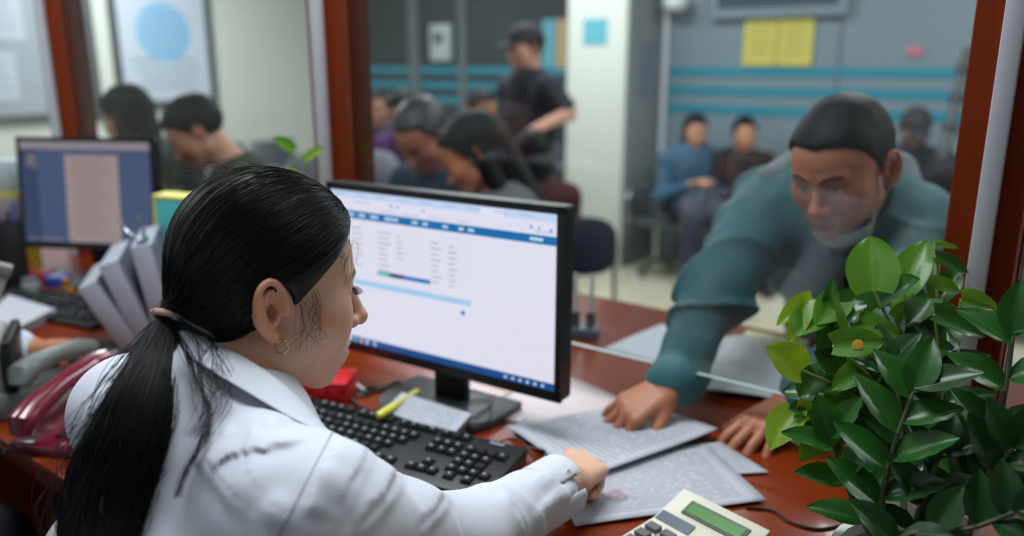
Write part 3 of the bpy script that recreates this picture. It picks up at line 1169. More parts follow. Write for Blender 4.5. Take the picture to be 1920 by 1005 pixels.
seated('person', 'bowed person in a black T-shirt with bare forearms seated at far right', 1842, 262, 3.6, toward(-0.75, -0.6), top=(22, 23, 28), bottom=(86, 94, 104), skin=(186, 140, 112), hair='short', sleeve='short', lean=0.5, pitch=-48, hands_fwd=0.46, hz=0.74, seat=0.50)

# standing man in a cap
Hs = at_d(984, 92, 4.35)
f = Vector((*toward(-0.85, -0.5), 0)).normalized()
rt = Vector((f.y, -f.x, 0))
nk = Hs + Vector((0, 0, -0.16)) - f * 0.03
sc = nk + Vector((0, 0, -0.06))
shl, shr = sc - rt * 0.20, sc + rt * 0.20
hip = Vector((sc.x, sc.y, 0.93)) - f * 0.02
# his left arm (towards the viewer's right) is bent with the hand at the belt
el_ = at_d(1066, 212, 4.25)
wl = at_d(1000, 245, 4.0)
figure('person', 'standing man in a dark T-shirt and black cap, forearm across his waist', Hs, (f + Vector((0, 0, -0.22))), nk, shl, shr, el_, shr + rt * 0.05 + Vector((0, 0, -0.28)), wl,
       shr + rt * 0.04 + f * 0.12 + Vector((0, 0, -0.5)), hip, hip + f * 0.03 - rt * 0.1 + Vector((0, 0, -0.44)), hip + f * 0.02 + rt * 0.1 + Vector((0, 0, -0.44)),
       Vector((hip.x, hip.y, 0.09)) - rt * 0.11, Vector((hip.x, hip.y, 0.09)) + rt * 0.11, top=(44, 46, 56), bottom=(28, 30, 38), skin=(196, 146, 124), hair='cap', sleeve='short',
       hl=dict(d=(at_d(985, 290, 4.02) - wl), n=cw(0.2, -1, 0.2), t=cw(-0.9, 0, 0.1)), res=0.008)

# group at the next window and the bench rows behind it
seated('person', 'grey-haired man with a balding crown bent over the counter by the centre post', 792, 255, 2.82, toward(-0.55, -0.75), top=(34, 60, 80), bottom=(40, 44, 56), skin=(170, 112, 88), lean=0.45, pitch=-42,
       hair='short', hands_fwd=0.42, hz=0.85, seat=0.62, hairmat=mat('greying hair', (40, 40, 43), 0.5, var=0.5, vscale=12, bump=0.5, bscale=160), hargs=dict(fringe=0.03), res=0.007)
seated('person', 'long-haired woman in a grey top seen from behind, leaning beside the balding man', 890, 292, 2.6, toward(-0.72, 0.08), top=(92, 94, 98), bottom=(36, 38, 46), skin=(186, 122, 84), lean=0.35, pitch=-32,
       hair='long', fem=True, hands_fwd=0.4, hz=0.8, seat=0.52, hargs=dict(length=0.30), res=0.007, hs=1.08)
seated('person', 'person in dark jacket with pale blue collar seated by the glazing behind the group', 700, 203, 5.2, toward(0.25, -1), top=(40, 46, 62), bottom=(40, 42, 52), skin=(186, 132, 106), hair='short', seat=0.52)
seated('person', 'person in a purple scarf half hidden behind the balding man', 752, 212, 4.5, toward(-0.5, -0.8), top=(86, 30, 98), bottom=(40, 42, 60), skin=(170, 124, 104), hair='long', fem=True, pitch=-25, hargs=dict(length=.12))
seated('person', 'dark-haired person seated behind the long-haired woman, only the face above her', 903, 206, 4.9, toward(0.5, -0.85), top=(34, 36, 44), bottom=(36, 38, 46), skin=(190, 134, 92), hair='short', pitch=-15, seat=0.52)
seated('person', 'person in a light grey top half hidden by the centre post', 640, 235, 3.4, toward(0.2, -0.9), top=(122, 124, 134), bottom=(50, 54, 64), skin=(186, 132, 106), hair='short', fem=True, seat=0.5)
seated('person', 'crouched person in a dark maroon top between the standing man and the column', 996, 292, 3.85, toward(-0.3, 0.8), fat=0.8, top=(64, 30, 34), bottom=(36, 36, 44), skin=(170, 120, 98), hair='long', fem=True, seat=0.36, hargs=dict(length=0.14))
bench('steel_bench', 'steel waiting bench in the middle of the hall, before the dark glazing', -5.4, 4.55, 4)

# two people bent over the far window, seen through the left pane
seated('person', 'dark-haired person in dark clothes bent at the far window left of the camouflage jacket', 240, 222, 3.1, toward(-0.8, 0.3), top=(38, 42, 40), bottom=(44, 46, 44), skin=(178, 134, 112), hair='long', lean=0.3, pitch=-22,
       fem=True, hands_fwd=0.4, hz=0.85, seat=0.62, hargs=dict(length=.13), res=0.007)
M_camo = mat('camouflage cloth', (40, 50, 34), 0.85, var=0.7, vscale=14, bump=0.2)
seated('person', 'man in a green camouflage jacket bent over papers at the far window', 368, 248, 2.9, toward(-0.85, -0.25), top=(44, 52, 38), topmat=M_camo, bottom=(44, 50, 40), skin=(196, 146, 122), hair='short', lean=0.5, pitch=-38,
       hands_fwd=0.42, hz=0.86, seat=0.60, res=0.007)
bench('steel_bench', 'steel waiting bench below the framed poster by the cream wall', -6.1, 3.3, 3, math.radians(90))
# ------------------------------------------------------------------ the customer leaning over the counter
def march(f, o, d, t0=0.3, t1=2.5, it=70):
    """distance along a ray to the surface f = 0"""
    o, d = A(o), A(Vector(d).normalized())
    t = t0
    for _ in range(it):
        v = float(f((o + d * t)[None, :])[0])
        if abs(v) < 3e-4:
            return t
        t += v * 0.8
        if t > t1:
            return None
    return t


mH = at_d(1578, 314, 1.50)
mface = cw(-0.72, -0.66, -0.44)
shr_ = at_d(1440, 400, 1.71)
shl_ = at_d(1722, 430, 1.68)
mneck = at_d(1588, 345, 1.70)
elr_ = at_d(1340, 556, 1.57)
wrr_ = at_z(1258, 722, 1.022)
ell2 = at_d(1640, 640, 1.36)
wrl_ = at_z(1490, 752, 1.005)
mhip = Vector((mneck.x - 0.02, 2.18, 0.92))
M_jacket = cloth_mat('teal jacket cloth', (56, 98, 104), 0.62, bump=0.12, bscale=25, var=0.12, vs=5)
arm_ax = (wrr_ - shr_).normalized()
m_r = cw(1, 0)


def jac_folds(d, P):
    q = (P - A(shr_)) @ A(arm_ax)
    near = np.exp(-np.maximum(0, np.abs((P - A(elr_)) @ A(m_r)) - 0.1) / 0.05)
    w = (P - A(shr_)) @ A(cw(0.2, -0.5, 0.6))
    r = np.sin(34 * q + 16 * w + 2.6 * vnoise(P, 14, 9)) * 0.5 + 0.5
    d = d - (0.35 + 0.65 * near) * (0.005 * (r ** 3 - 0.25) + 0.016 * (1 - np.abs(vnoise(P * np.array([1, 1, 1.5]), 24, 31)) * 2.2).clip(0, 1) ** 2)
    return d


man, mi = figure('person', 'man in a teal hooded jacket leaning over the counter and looking down at the papers', mH, mface, mneck, shl_, shr_, ell2, elr_, wrl_, wrr_, mhip,
                 mhip + Vector((0.06, 0.05, -0.42)), mhip + Vector((-0.12, 0.03, -0.42)), Vector((mhip.x + 0.1, mhip.y + 0.05, 0.09)), Vector((mhip.x - 0.12, mhip.y + 0.03, 0.09)),
                 topmat=M_jacket, bottom=(38, 42, 52), skin=(172, 112, 86), lip=(120, 60, 56), hair='short', fat=1.05, bulk=0.007, res=0.006, fine=0.003, roll=math.radians(4), hs=1.02,
                 hr=dict(d=at_z(1176, 770, 0.985) - wrr_, n=cw(-0.1, -0.35, 1), t=cw(0.5, -0.9, 0), curls=((32, 22, 12), (30, 22, 12), (26, 24, 14), (22, 26, 16)), spread=9, tout=0.5, tcurl=10),
                 hl=dict(d=at_z(1362, 850, 0.955) - wrl_, n=cw(-0.1, -0.2, 1), t=cw(-0.9, 0.35, 0), curls=((16, 18, 12), (15, 18, 12), (15, 20, 12), (16, 20, 14)), spread=9, tout=0.5, tcurl=10),
                 jac_extra=jac_folds, hargs=dict(fringe=0.05, thick=0.006), base=(mhip.x, mhip.y, 0))


def collar_fn(c, axis, front, r0, r1, h, t, gap=0.35, lean=0.0):
    """open stand collar: shell of a cone round the neck axis"""
    c, ax = A(c), A(Vector(axis).normalized())
    fr = Vector(front)
    fr = (fr - Vector(tuple(ax)) * fr.dot(Vector(tuple(ax)))).normalized()
    fr = A(fr)

    def f(P):
        q = P - c
        z = q @ ax
        rv = q - z[:, None] * ax
        r = np.linalg.norm(rv, axis=1)
        rr = r0 + (r1 - r0) * np.clip(z / h, 0, 1)
        d = np.abs(r - rr) - t
        d = smax(d, np.abs(z - h / 2) - h / 2, 0.008)
        cosf = (rv @ fr) / (r + 1e-6)
        return smax(d, (cosf - math.cos(gap)) * r, 0.004)
    return f


org = mi['org']
nax = (mH - mneck)
cf = collar_fn(mneck - nax.normalized() * 0.045, nax + Vector((0, 0, 0.05)), Vector(tuple(mface)), 0.098, 0.088, 0.085, 0.008, 0.30)
lo_, hi_ = bbox([mneck], 0.2)
link_mesh(np_mesh('collar', [surf(lambda P: cf(P) + 0.003 * vnoise(P, 40, 2), lo_, hi_, 0.004)], M_jacket, None, org), 'collar', man)
# folded grey hood lying behind the neck and on his right shoulder
sd = (shr_ - shl_).normalized()
bk = -Vector((mface.x, mface.y, 0)).normalized()
hood_pts = [mneck + sd * 0.13 + Vector((0, 0, 0.005)) - bk * 0.06, mneck + sd * 0.12 + bk * 0.03 + Vector((0, 0, 0.03)), mneck + sd * 0.03 + bk * 0.10 + Vector((0, 0, 0.035)), mneck - sd * 0.07 + bk * 0.09 + Vector((0, 0, 0.03)), mneck - sd * 0.12 + bk * 0.02 + Vector((0, 0, 0.01))]
hd_f = chain(hood_pts, [0.026, 0.036, 0.042, 0.038, 0.026])
lo_, hi_ = bbox(hood_pts, 0.08)
link_mesh(np_mesh('hood', [surf(lambda P: hd_f(P) + 0.005 * vnoise(P, 40, 8), lo_, hi_, 0.005)], cloth_mat('grey hood lining', (104, 114, 120), 0.7), None, org), 'hood', man)
# dark front opening with zip, green piping, mask under the chin
Rm = Matrix(mi['R'].tolist())
mright, mfw, mup = [Vector((Rm[0][i], Rm[1][i], Rm[2][i])) for i in range(3)]
chest_dir = Vector((mface.x, mface.y, 0)).normalized()
tor_m = torso_fns(mneck, shl_, shr_, mhip, sd, 1.05, 0.016 + 0.007 * 0.6)


def on_torso(side_off, down, lift=0.004):
    base = mneck + (mhip - mneck).normalized() * down + sd * side_off
    o = base + (cw(-0.42, -0.85, 0.15)).normalized() * 0.5
    d = base - o
    t = march(tor_m, o, d, 0.05, 0.9)
    return o + d.normalized() * ((t or 0.4) - lift)


op = MB()
L1 = [on_torso(0.018 + 0.026 * (1 - k / 7), 0.12 + 0.04 * k, 0.012) for k in range(8)]
L2 = [on_torso(-0.018 - 0.026 * (1 - k / 7), 0.12 + 0.04 * k, 0.012) for k in range(8)]
vs = [p - org for p in L1 + L2]
op.add(vs, [(i, i + 1, 8 + i + 1, 8 + i) for i in range(7)])
o_ = op.build('inner_shirt', cloth_mat('dark knit shirt', (34, 30, 32), 0.9), man, smooth=True)
o_.modifiers.new('th', 'SOLIDIFY').thickness = 0.006
for L in (L1, L2):
    MB().tube([p - org + cw(0, -1) * 0.004 for p in L], 0.0045, 6).build('zip_tape', mat('dark green piping', (28, 66, 58), 0.6), man, smooth=True)
mk = []
for a in range(-7, 8):
    an = math.radians(a * 11)
    q = Vector((0.064 * math.sin(an), 0.012 + 0.072 * math.cos(an), -0.112 + 0.012 * abs(math.sin(an)) ** 2 + (0.02 if abs(a) == 7 else 0)))
    mk.append(q)
mm = MB()
vs, fs = [], []
for q in mk:
    for dz, sc_ in ((-0.014, 0.96), (0.002, 1.04), (0.016, 1.05)):
        w_ = mH + Rm @ Vector((q.x * sc_, q.y * sc_, q.z + dz)) * 1.02 - org
        vs.append(w_)
for i in range(len(mk) - 1):
    for j in range(2):
        fs.append((i * 3 + j, i * 3 + j + 1, i * 3 + 3 + j + 1, i * 3 + 3 + j))
mm.add(vs, fs)
mm.build('face_mask', mat('pale mask cloth', (150, 160, 160), 0.8), man, smooth=True)
for s_ in (1, -1):
    MB().tube([mH + Rm @ Vector(q) * 1.02 - org for q in ((s_ * 0.064, 0.045, -0.09), (s_ * 0.076, 0.02, -0.055), (s_ * 0.083, -0.005, -0.035), (s_ * 0.084, -0.022, -0.02), (s_ * 0.08, -0.026, 0.004))], 0.0014, 5).build('mask_loop', mat('pale mask cloth', (150, 160, 160), 0.8), man, smooth=True)

# ------------------------------------------------------------------ the clerk in the white shirt
wH = at_d(503, 541, 0.865)
W_S = 0.955
wface = cw(0.87, 0.49, -0.16)
wR = frame_from(wface, (0, 0, 1), math.radians(-3))
Rw = Matrix(wR.tolist())


def wl2w(p):
    return wH + Rw @ Vector(p) * W_S


V3 = lambda x, y, z: cw(x, y, z)
wneck = at_d(430, 742, 0.82)
wshl, wshr = at_d(246, 774, 0.95), at_d(584, 985, 0.70)
welr = at_d(850, 1024, 0.90)
wwrr = at_d(1066, 902, 1.09)
whip = Vector((-0.655, 0.20, 0.74))
well, wwrl = Vector((-1.10, 0.52, 1.03)), Vector((-1.20, 0.66, 0.99))
wside = (wshr - wshl).normalized()
wroot = thing('person', 'clerk in a white shirt with a long black ponytail seated at the monitor', 'person', (whip.x, whip.y, 0.2))
worg = wroot.location.copy()
skin_w = (214, 168, 143)

hw_l = head_local(True, True, jaw=0.97, nose=0.92, smile=1.0)
hw_ = to_world(hw_l, wH, wR, W_S)
nk0 = wl2w((0, -0.026, -0.055))
neck_w = caps(nk0, wneck, 0.049, 0.053)


def torso_w(pad):
    mid = (wshl + wshr) / 2 - Vector((0, 0, 0.01))
    wn2 = wneck - Vector((0, 0, 0.034))
    sp = whip - mid
    ch, wa = mid + sp * 0.27, mid + sp * 0.66
    return union([caps(wshl, wshr, 0.046 + pad), caps(wn2, mid, 0.046 + pad, 0.06 + pad), caps(at_d(372, 718, 0.812), mid, 0.036 + pad, 0.05 + pad), caps(wn2, wshl.lerp(wn2, 0.15), 0.036 + pad, 0.044 + pad), caps(wn2, wshr.lerp(wn2, 0.15), 0.036 + pad, 0.044 + pad),
                  caps(ch - wside * 0.07, ch + wside * 0.07, 0.092 + pad), caps(wa - wside * 0.05, wa + wside * 0.05, 0.088 + pad), caps(whip - wside * 0.08, whip + wside * 0.08, 0.1 + pad)], 0.06)


tor_w = torso_w(0.0)
arms_w = union([caps(wshl, well, 0.043, 0.036), caps(well, wwrl, 0.036, 0.025), caps(wshr, welr, 0.043, 0.036), caps(welr, wwrr, 0.036, 0.025)], 0.02)
hl0, hr0 = whip - wside * 0.08, whip + wside * 0.08
kL, kR = whip + Vector((-0.10, 0.44, 0.0)), whip + Vector((0.10, 0.44, 0.0))
aL, aR = Vector((kL.x, kL.y + 0.04, 0.28)), Vector((kR.x, kR.y + 0.04, 0.28))
legs_w = union([caps(hl0, kL, 0.075, 0.05), caps(kL, aL, 0.05, 0.034), caps(hr0, kR, 0.075, 0.05), caps(kR, aR, 0.05, 0.034)], 0.03)
body_w = union([tor_w, arms_w, legs_w], 0.03)
hand_r = hand_fns(wwrr, at_z(1126, 842, 0.995) - wwrr + Vector((0, 0, 0.0)), cw(0.10, -0.25, 1), cw(-0.8, 0.5, 0.1), 0.92, curls=((42, 62, 40), (55, 75, 50), (60, 80, 50), (62, 80, 50)), spread=3, tout=0.25, tcurl=30)
hand_l = hand_fns(wwrl, Vector((0.05, 1, -0.1)), (0, 0, 1), Vector((1, 0, 0)), 0.92, curl=(18, 25, 18))
wparts = [surf(body_w, *bbox([wneck, wshl, wshr, whip, hl0, hr0, kL, kR, aL, aR, well, wwrl, welr, wwrr], 0.14), 0.007)]
wparts.append(surf(lambda P: smin(neck_w(P), hw_(P), 0.018), *bbox([wH, wneck], 0.15), 0.0022))
for w_, e_, h_ in ((wwrr, welr, hand_r), (wwrl, well, hand_l)):
    fa = caps(w_ + (e_ - w_).normalized() * 0.075, w_, 0.029, 0.024)
    wparts.append(surf(lambda P, fa=fa, h_=h_: smin(fa(P), h_(P), 0.012), *bbox([w_ + (e_ - w_).normalized() * 0.05, w_ + (w_ - e_).normalized() * 0.13], 0.07), 0.0026))


def wcol(v):
    L = ((v - A(wH)) @ wR) / W_S
    c = head_color(L, skin_w, (176, 82, 88), (26, 18, 17), True)
    c[np.linalg.norm(L, axis=1) > 0.17] = lin(skin_w)
    return c


link_mesh(np_mesh('body', wparts, M_skin, wcol, worg), 'body', wroot)

# shirt
M_shirt = mat('white shirt cotton', (206, 211, 222), 0.72, spec=0.2, bump=0.10, bscale=900, sheen=0.1)
sh_up = caps(wshr, welr, 0.062, 0.053)
sh_lo = caps(welr, wwrr + (welr - wwrr).normalized() * 0.055, 0.053, 0.039)
shl_up, shl_lo = caps(wshl, well, 0.060, 0.050), caps(well, wwrl + (well - wwrl).normalized() * 0.02, 0.048, 0.038)
tor_s = torso_w(0.013)
ncut_w = caps(wneck + (nk0 - wneck) * 0.3, nk0 + (nk0 - wneck) * 0.5, 0.056, 0.075)
ax1 = (welr - wshr).normalized()
ax2 = (wwrr - welr).normalized()
armup = Vector((0, 0, 1))


def ridge(q, q0, w1, w2, a):
    x = q - q0
    return a * np.where(x > 0, np.exp(-(x / w1) ** 2), np.exp(-(x / w2) ** 2))


skew1 = A(ax1) + 0.55 * A(cw(-0.5, 0.5, 0.5).normalized())
skew2 = A(ax2) + 0.45 * A(cw(-0.5, 0.3, 0.6).normalized())


def shirt_f(P):
    arm = smin(sh_up(P), sh_lo(P), 0.03)
    n1 = vnoise(P, 11, 21)
    q = (P - A(wshr)) @ skew1 + 0.010 * n1
    q2 = (P - A(welr)) @ skew2 + 0.012 * n1
    for q0, a in ((0.06, 0.003), (0.13, 0.003)):
        arm = arm - ridge(q, q0, 0.008, 0.030, a)
    for q0, a in ((0.09, 0.003), (0.155, 0.003), (0.20, 0.004)):
        arm = arm - ridge(q2, q0, 0.006, 0.022, a)
    d = smin(tor_s(P), arm, 0.028)
    d = smin(d, smin(shl_up(P), shl_lo(P), 0.02), 0.028)
    # folds running from the armhole across the shoulder blade
    s_ = (P - A(wneck)) @ A(wside)
    b_ = (P - A(wneck)) @ A((whip - wneck).normalized())
    d = d - 0.0022 * vnoise(P, 22, 6)
    for g in FOLDS:
        d = d - g(P)
    d = smax(d, -ncut_w(P), 0.008)
    dn = (whip - wneck).normalized()
    return smax(d, (P - A(whip + dn * 0.10)) @ A(dn), 0.02)


CAMP = Vector((0, 0, CAM_H))
FOLDS = []


def fold(px_list, amp, ws, wl, side):
    """a crease along points on the cloth: steep on one side, soft on the other"""
    pts = []
    for p in px_list:
        r_ = ray(*p)
        t_ = march(shirt_f, CAMP, r_, 0.4, 1.6)
        if t_:
            pts.append(A(CAMP + r_ * (t_ / r_.length)))
    sv_ = A(cw(1, 0, 0) * side[0] + cw(0, _sp, _cp) * side[1])
    K_ = len(pts) - 1

    def f(P):
        best = np.full(len(P), 9.0, dtype=np.float32)
        sd_ = np.zeros(len(P), dtype=np.float32)
        tp_ = np.zeros(len(P), dtype=np.float32)
        for i in range(K_):
            ba = pts[i + 1] - pts[i]
            t_ = np.clip(((P - pts[i]) @ ba) / float(ba @ ba), 0, 1)
            df = P - pts[i] - t_[:, None] * ba
            dd = np.linalg.norm(df, axis=1)
            m = dd < best
            best = np.where(m, dd, best)
            sd_ = np.where(m, df @ sv_, sd_)
            tp_ = np.where(m, (i + t_) / K_, tp_)
        w = np.where(sd_ > 0, wl, ws)
        return amp * np.exp(-(best / w) ** 2) * np.clip(4 * tp_ * (1 - tp_) + 0.25, 0, 1)
    return f


FOLDS = [fold(*a) for a in (
    ([(692, 850), (678, 880), (655, 920), (640, 960)], 0.0072, 0.006, 0.026, (-1, 0.2)),
    ([(748, 872), (748, 892), (720, 945), (666, 1003)], 0.0084, 0.006, 0.030, (-1, 0.2)),
    ([(842, 908), (838, 932), (815, 968), (780, 1004)], 0.0078, 0.006, 0.030, (-1, 0.2)),
    ([(946, 920), (962, 945), (978, 970), (990, 1000)], 0.0065, 0.006, 0.020, (-1, -0.2)),
    ([(1000, 905), (1040, 880), (1066, 872)], 0.0046, 0.005, 0.012, (0, -1)),
    ([(1010, 960), (1045, 925), (1075, 915)], 0.0052, 0.005, 0.014, (0, -1)),
    ([(614, 872), (600, 905), (585, 940), (575, 970)], 0.0078, 0.006, 0.018, (1, 0)),
    ([(640, 830), (622, 860), (600, 890), (592, 925)], 0.0059, 0.006, 0.016, (1, 0)),
    ([(548, 800), (520, 792), (492, 792), (450, 812)], 0.0072, 0.007, 0.022, (0, 1)),
    ([(560, 820), (530, 832), (490, 838), (440, 850), (400, 880)], 0.0065, 0.008, 0.030, (0, 1)),
    ([(372, 836), (400, 880), (432, 920), (470, 960)], 0.0065, 0.009, 0.034, (1, 0.4)),
    ([(480, 800), (462, 850), (468, 900), (500, 940)], 0.0046, 0.010, 0.030, (1, 0)),
    ([(492, 958), (520, 964), (552, 974)], 0.0039, 0.004, 0.009, (0, 1)),
    ([(500, 975), (526, 982), (552, 990)], 0.0039, 0.004, 0.009, (0, 1)),
    ([(505, 940), (530, 948), (556, 956)], 0.0033, 0.004, 0.009, (0, 1)),
    ([(150, 800), (175, 760), (205, 720)], 0.0052, 0.006, 0.018, (1, 0)),
)]
sparts = [surf(shirt_f, *bbox([wneck, wshl, wshr, whip, well, wwrl, welr, wwrr], 0.14), 0.0034)]
shirt = link_mesh(np_mesh('shirt', sparts, M_shirt, None, worg), 'shirt', wroot)
tf = union([caps(hl0, kL, 0.088, 0.064), caps(kL, aL, 0.062, 0.05), caps(hr0, kR, 0.088, 0.064), caps(kR, aR, 0.062, 0.05), caps(hl0, hr0, 0.11)], 0.04)
link_mesh(np_mesh('trousers', [surf(tf, *bbox([hl0, hr0, kL, kR, aL, aR], 0.14), 0.01)], cloth_mat('black trousers', (22, 23, 28)), None, worg), 'trousers', wroot)
for a_ in (aL, aR):
    sf = union([caps(a_ + Vector((0, 0, -0.035)), a_ + Vector((0, 0.13, -0.045)), 0.042, 0.034), caps(a_, a_ + Vector((0, -.02, -.03)), 0.04)], 0.02)
    link_mesh(np_mesh('shoe', [surf(lambda P: smax(sf(P), 0.205 - P[:, 2], 0.004), *bbox([a_, a_ + Vector((0, .16, 0))], 0.09), 0.009)], M_black, None, worg), 'shoe', wroot)

# armhole seam: a thin line lying on the shirt
M_seam = mat('shirt seam shade', (150, 154, 166), 0.8)
sc0 = wshr + (wneck - wshr) * 0.16
sn = (ax1 * 0.75 + wside * 0.8 + Vector((0, 0, -0.1))).normalized()
e1 = sn.cross(Vector((0, 0, 1))).normalized()
e2 = sn.cross(e1).normalized()
ring = []
for a_ in range(0, 360, 6):
    d_ = e1 * math.cos(math.radians(a_)) + e2 * math.sin(math.radians(a_))
    o_ = sc0 + d_ * 0.30
    t_ = march(shirt_f, o_, -d_, 0.0, 0.29)
    if t_ is not None and t_ < 0.28:
        p_ = o_ - d_ * t_
        if d_.dot(cw(0, -0.5, 0.85)) > -0.55:
            ring.append((a_, p_ - worg))
ring.sort()
runs, cur = [], []
for k, (a_, p_) in enumerate(ring):
    if cur and (a_ - cur[-1][0] > 6.5 or (p_ - cur[-1][1]).length > 0.04):
        runs.append(cur)
        cur = []
    cur.append((a_, p_))
runs.append(cur)
sm = MB()
for r_ in runs:
    if len(r_) > 3:
        sm.tube([p for _, p in r_], 0.0009, 5)
sm.build('armhole_seam', M_seam, shirt, smooth=True)

# collar: folded flap from the nape round to the right front, lofted between the fold and the outer edge
neck_all = lambda P: smin(neck_w(P), hw_(P), 0.018)


def hit(f, px, py, lift, dflt):
    r = ray(px, py)
    t = march(f, CAMP, r, 0.4, 1.4)
    n = r.length
    t = (t / n if t else dflt) - lift
    return CAMP + r * t


inner = [(322, 604), (345, 613), (380, 628), (412, 642), (450, 661), (484, 681), (512, 699), (536, 718), (560, 741), (580, 763), (598, 786), (607, 803)]
outer = [(318, 640), (332, 656), (364, 678), (398, 698), (434, 719), (468, 739), (498, 757), (524, 773), (550, 788), (574, 799), (594, 806), (606, 809)]
NC = len(inner)
I3, O3 = [], []
for k, (p, q) in enumerate(zip(inner, outer)):
    di = float(np.interp(k, [0, 1, 5, 8, 11], [0.808, 0.803, 0.776, 0.768, 0.775]))
    r_ = ray(*q)
    t_ = march(shirt_f, CAMP, r_, 0.4, 1.4)
    do = min((t_ / r_.length if t_ else 9) - (0.012 if 1 < k < 9 else 0.007), di - 0.004)
    do = max(do, di - 0.05)
    o3 = CAMP + r_ * do
    i3 = CAMP + ray(*p) * di
    I3.append(i3)
    O3.append(o3)
for _ in range(3):
    for L in (I3, O3):
        L[1:-1] = [(L[i - 1] + L[i] * 2 + L[i + 1]) / 4 for i in range(1, NC - 1)]
cb = MB()
rows = 6
vs, fs = [], []
for k in range(NC):
    nrm = (O3[k] - I3[k]).cross(I3[min(k + 1, NC - 1)] - I3[max(k - 1, 0)])
    if nrm.dot(CAMP - I3[k]) < 0:
        nrm = -nrm
    nrm.normalize()
    for j in range(rows + 1):
        s_ = j / rows
        vs.append(I3[k].lerp(O3[k], s_) + nrm * (0.003 * math.sin(math.pi * min(1, s_ * 1.15) * 0.9)) - worg)
    vs.append(I3[k] - nrm * 0.004 - Vector((0, 0, 0.012)) - worg)     # turned down to the neck
W_ = rows + 2
for k in range(NC - 1):
    for j in range(rows):
        fs.append((k * W_ + j, k * W_ + j + 1, (k + 1) * W_ + j + 1, (k + 1) * W_ + j))
    fs.append((k * W_ + rows + 1, k * W_, (k + 1) * W_, (k + 1) * W_ + rows + 1))
cb.add(vs, fs)
co = cb.build('collar', M_shirt, wroot, smooth=True)
sol = co.modifiers.new('th', 'SOLIDIFY')
sol.thickness = 0.0022
ssf = co.modifiers.new('sub', 'SUBSURF')
ssf.levels = ssf.render_levels = 1
# collar stand all round the neck
cst = collar_fn(wneck - Vector((0, 0, 0.022)), nk0 - wneck, wface, 0.063, 0.059, 0.030, 0.0022, 0.5)
link_mesh(np_mesh('collar_stand', [surf(cst, *bbox([wneck], 0.13), 0.0028)], M_shirt, None, worg), 'collar_stand', wroot)
# cuff, unbuttoned with an open slit
cax = (wwrr - welr).normalized()
cc = wwrr - cax * 0.082
slit = (cw(0.65, -0.5, 0.45)).normalized()
cfn = collar_fn(cc, cax, slit, 0.040, 0.0415, 0.066, 0.0022, 0.16)
link_mesh(np_mesh('cuff', [surf(cfn, *bbox([cc + cax * 0.03], 0.075), 0.0024)], M_shirt, None, worg), 'cuff', wroot)
MB().lathe([(0.0045, 0), (0.0055, 0.001), (0.0045, 0.002), (0, 0.0015)], 12, M=Matrix.Translation(cc + cax * 0.04 + slit.cross(cax).normalized() * 0.018 + slit * 0.038 - worg) @ slit.to_track_quat('Z', 'Y').to_matrix().to_4x4()).build('cuff_button', mat('pearl button', (220, 222, 214), 0.25), wroot, smooth=True)

# ---- hair
tie = at_d(322, 592, 0.805)
tl = (A(tie) - A(wH)) @ wR / W_S
shell_w = union([ell((0, -0.010, 0.037), (0.0855, 0.1015, 0.1000)), ell((0, 0.02, 0.050), (0.074, 0.0745, 0.066)), ell((0, -0.040, -0.005), (0.074, 0.056, 0.080))], 0.025)
cone_w = caps((tl[0] * 0.3, -0.045, -0.015), (tl[0], tl[1], tl[2]), 0.050, 0.014)
LZ = [-0.105, -0.090, -0.075, -0.052, -0.034, -0.022, -0.010, 0.012, 0.030, 0.050, 0.075, 0.100, 0.125]
LY = [-0.105, -0.082, -0.062, -0.040, -0.028, 0.0125, 0.0245, 0.036, 0.048, 0.064, 0.080, 0.105, 0.14]


def limit(P):
    x = np.abs(P[:, 0])
    l = np.interp(P[:, 2], LZ, LY)
    return l + np.clip((0.055 - x) / 0.055, 0, 1) * np.interp(P[:, 2], [0.02, 0.07], [0, 0.012])


earcut = union([ell((s_ * 0.083, -0.008, -0.014), (0.034, 0.0205, 0.0315)) for s_ in (1, -1)])


def hair_core(P):
    return smin(shell_w(P), cone_w(P), 0.02)


def hair_w(P):
    d = hair_core(P)
    thin = (P[:, 1] - limit(P)) * 0.75
    d = d + 0.010 * np.exp(np.minimum(thin, 0) / 0.012)          # thins out towards the hairline
    d = smax(d, thin, 0.006)
    return smax(d, -earcut(P), 0.006)


hw_world = to_world(hair_w, wH, wR, W_S)
M_hairw = mat('glossy black hair', (7, 7, 8), 0.5, spec=0.35)
hv = surf(hw_world, *bbox([wH, tie], 0.155), 0.003)
hair = link_mesh(np_mesh('hair', [hv], M_hairw, None, worg), 'hair', wroot)

# strands lying on the shell, combed from the hairline to the tie
NS, K = 2600, 26
rg = np.random.default_rng(3)
cen = np.array([0.0, -0.02, 0.02])
z0 = rg.uniform(-0.03, 0.128, NS)
sx = np.where(rg.random(NS) < 0.72, 1.0, -1.0)
y0 = np.interp(z0, LZ, LY) - np.abs(rg.normal(0, 0.012, NS)) - rg.random(NS) ** 2 * 0.10
an = rg.uniform(0.0, 1.0, NS)
xs = sx * 0.078 * np.sqrt(np.clip(1 - ((z0 - 0.03) / 0.10) ** 2, 0.02, 1)) * np.where(z0 > 0.08, an, 1)
start = np.stack([xs, y0, z0], 1)
end = np.array(tl) + rg.normal(0, 0.006, (NS, 3))
s_ = np.linspace(0, 1, K)[None, :, None]
d0 = start - cen
d1 = end - cen
d0n = d0 / np.linalg.norm(d0, axis=1, keepdims=True)
d1n = d1 / np.linalg.norm(d1, axis=1, keepdims=True)
om = np.arccos(np.clip((d0n * d1n).sum(1), -0.98, 0.999))[:, None, None]
dirs = (np.sin((1 - s_) * om) * d0n[:, None] + np.sin(s_ * om) * d1n[:, None]) / np.sin(om)
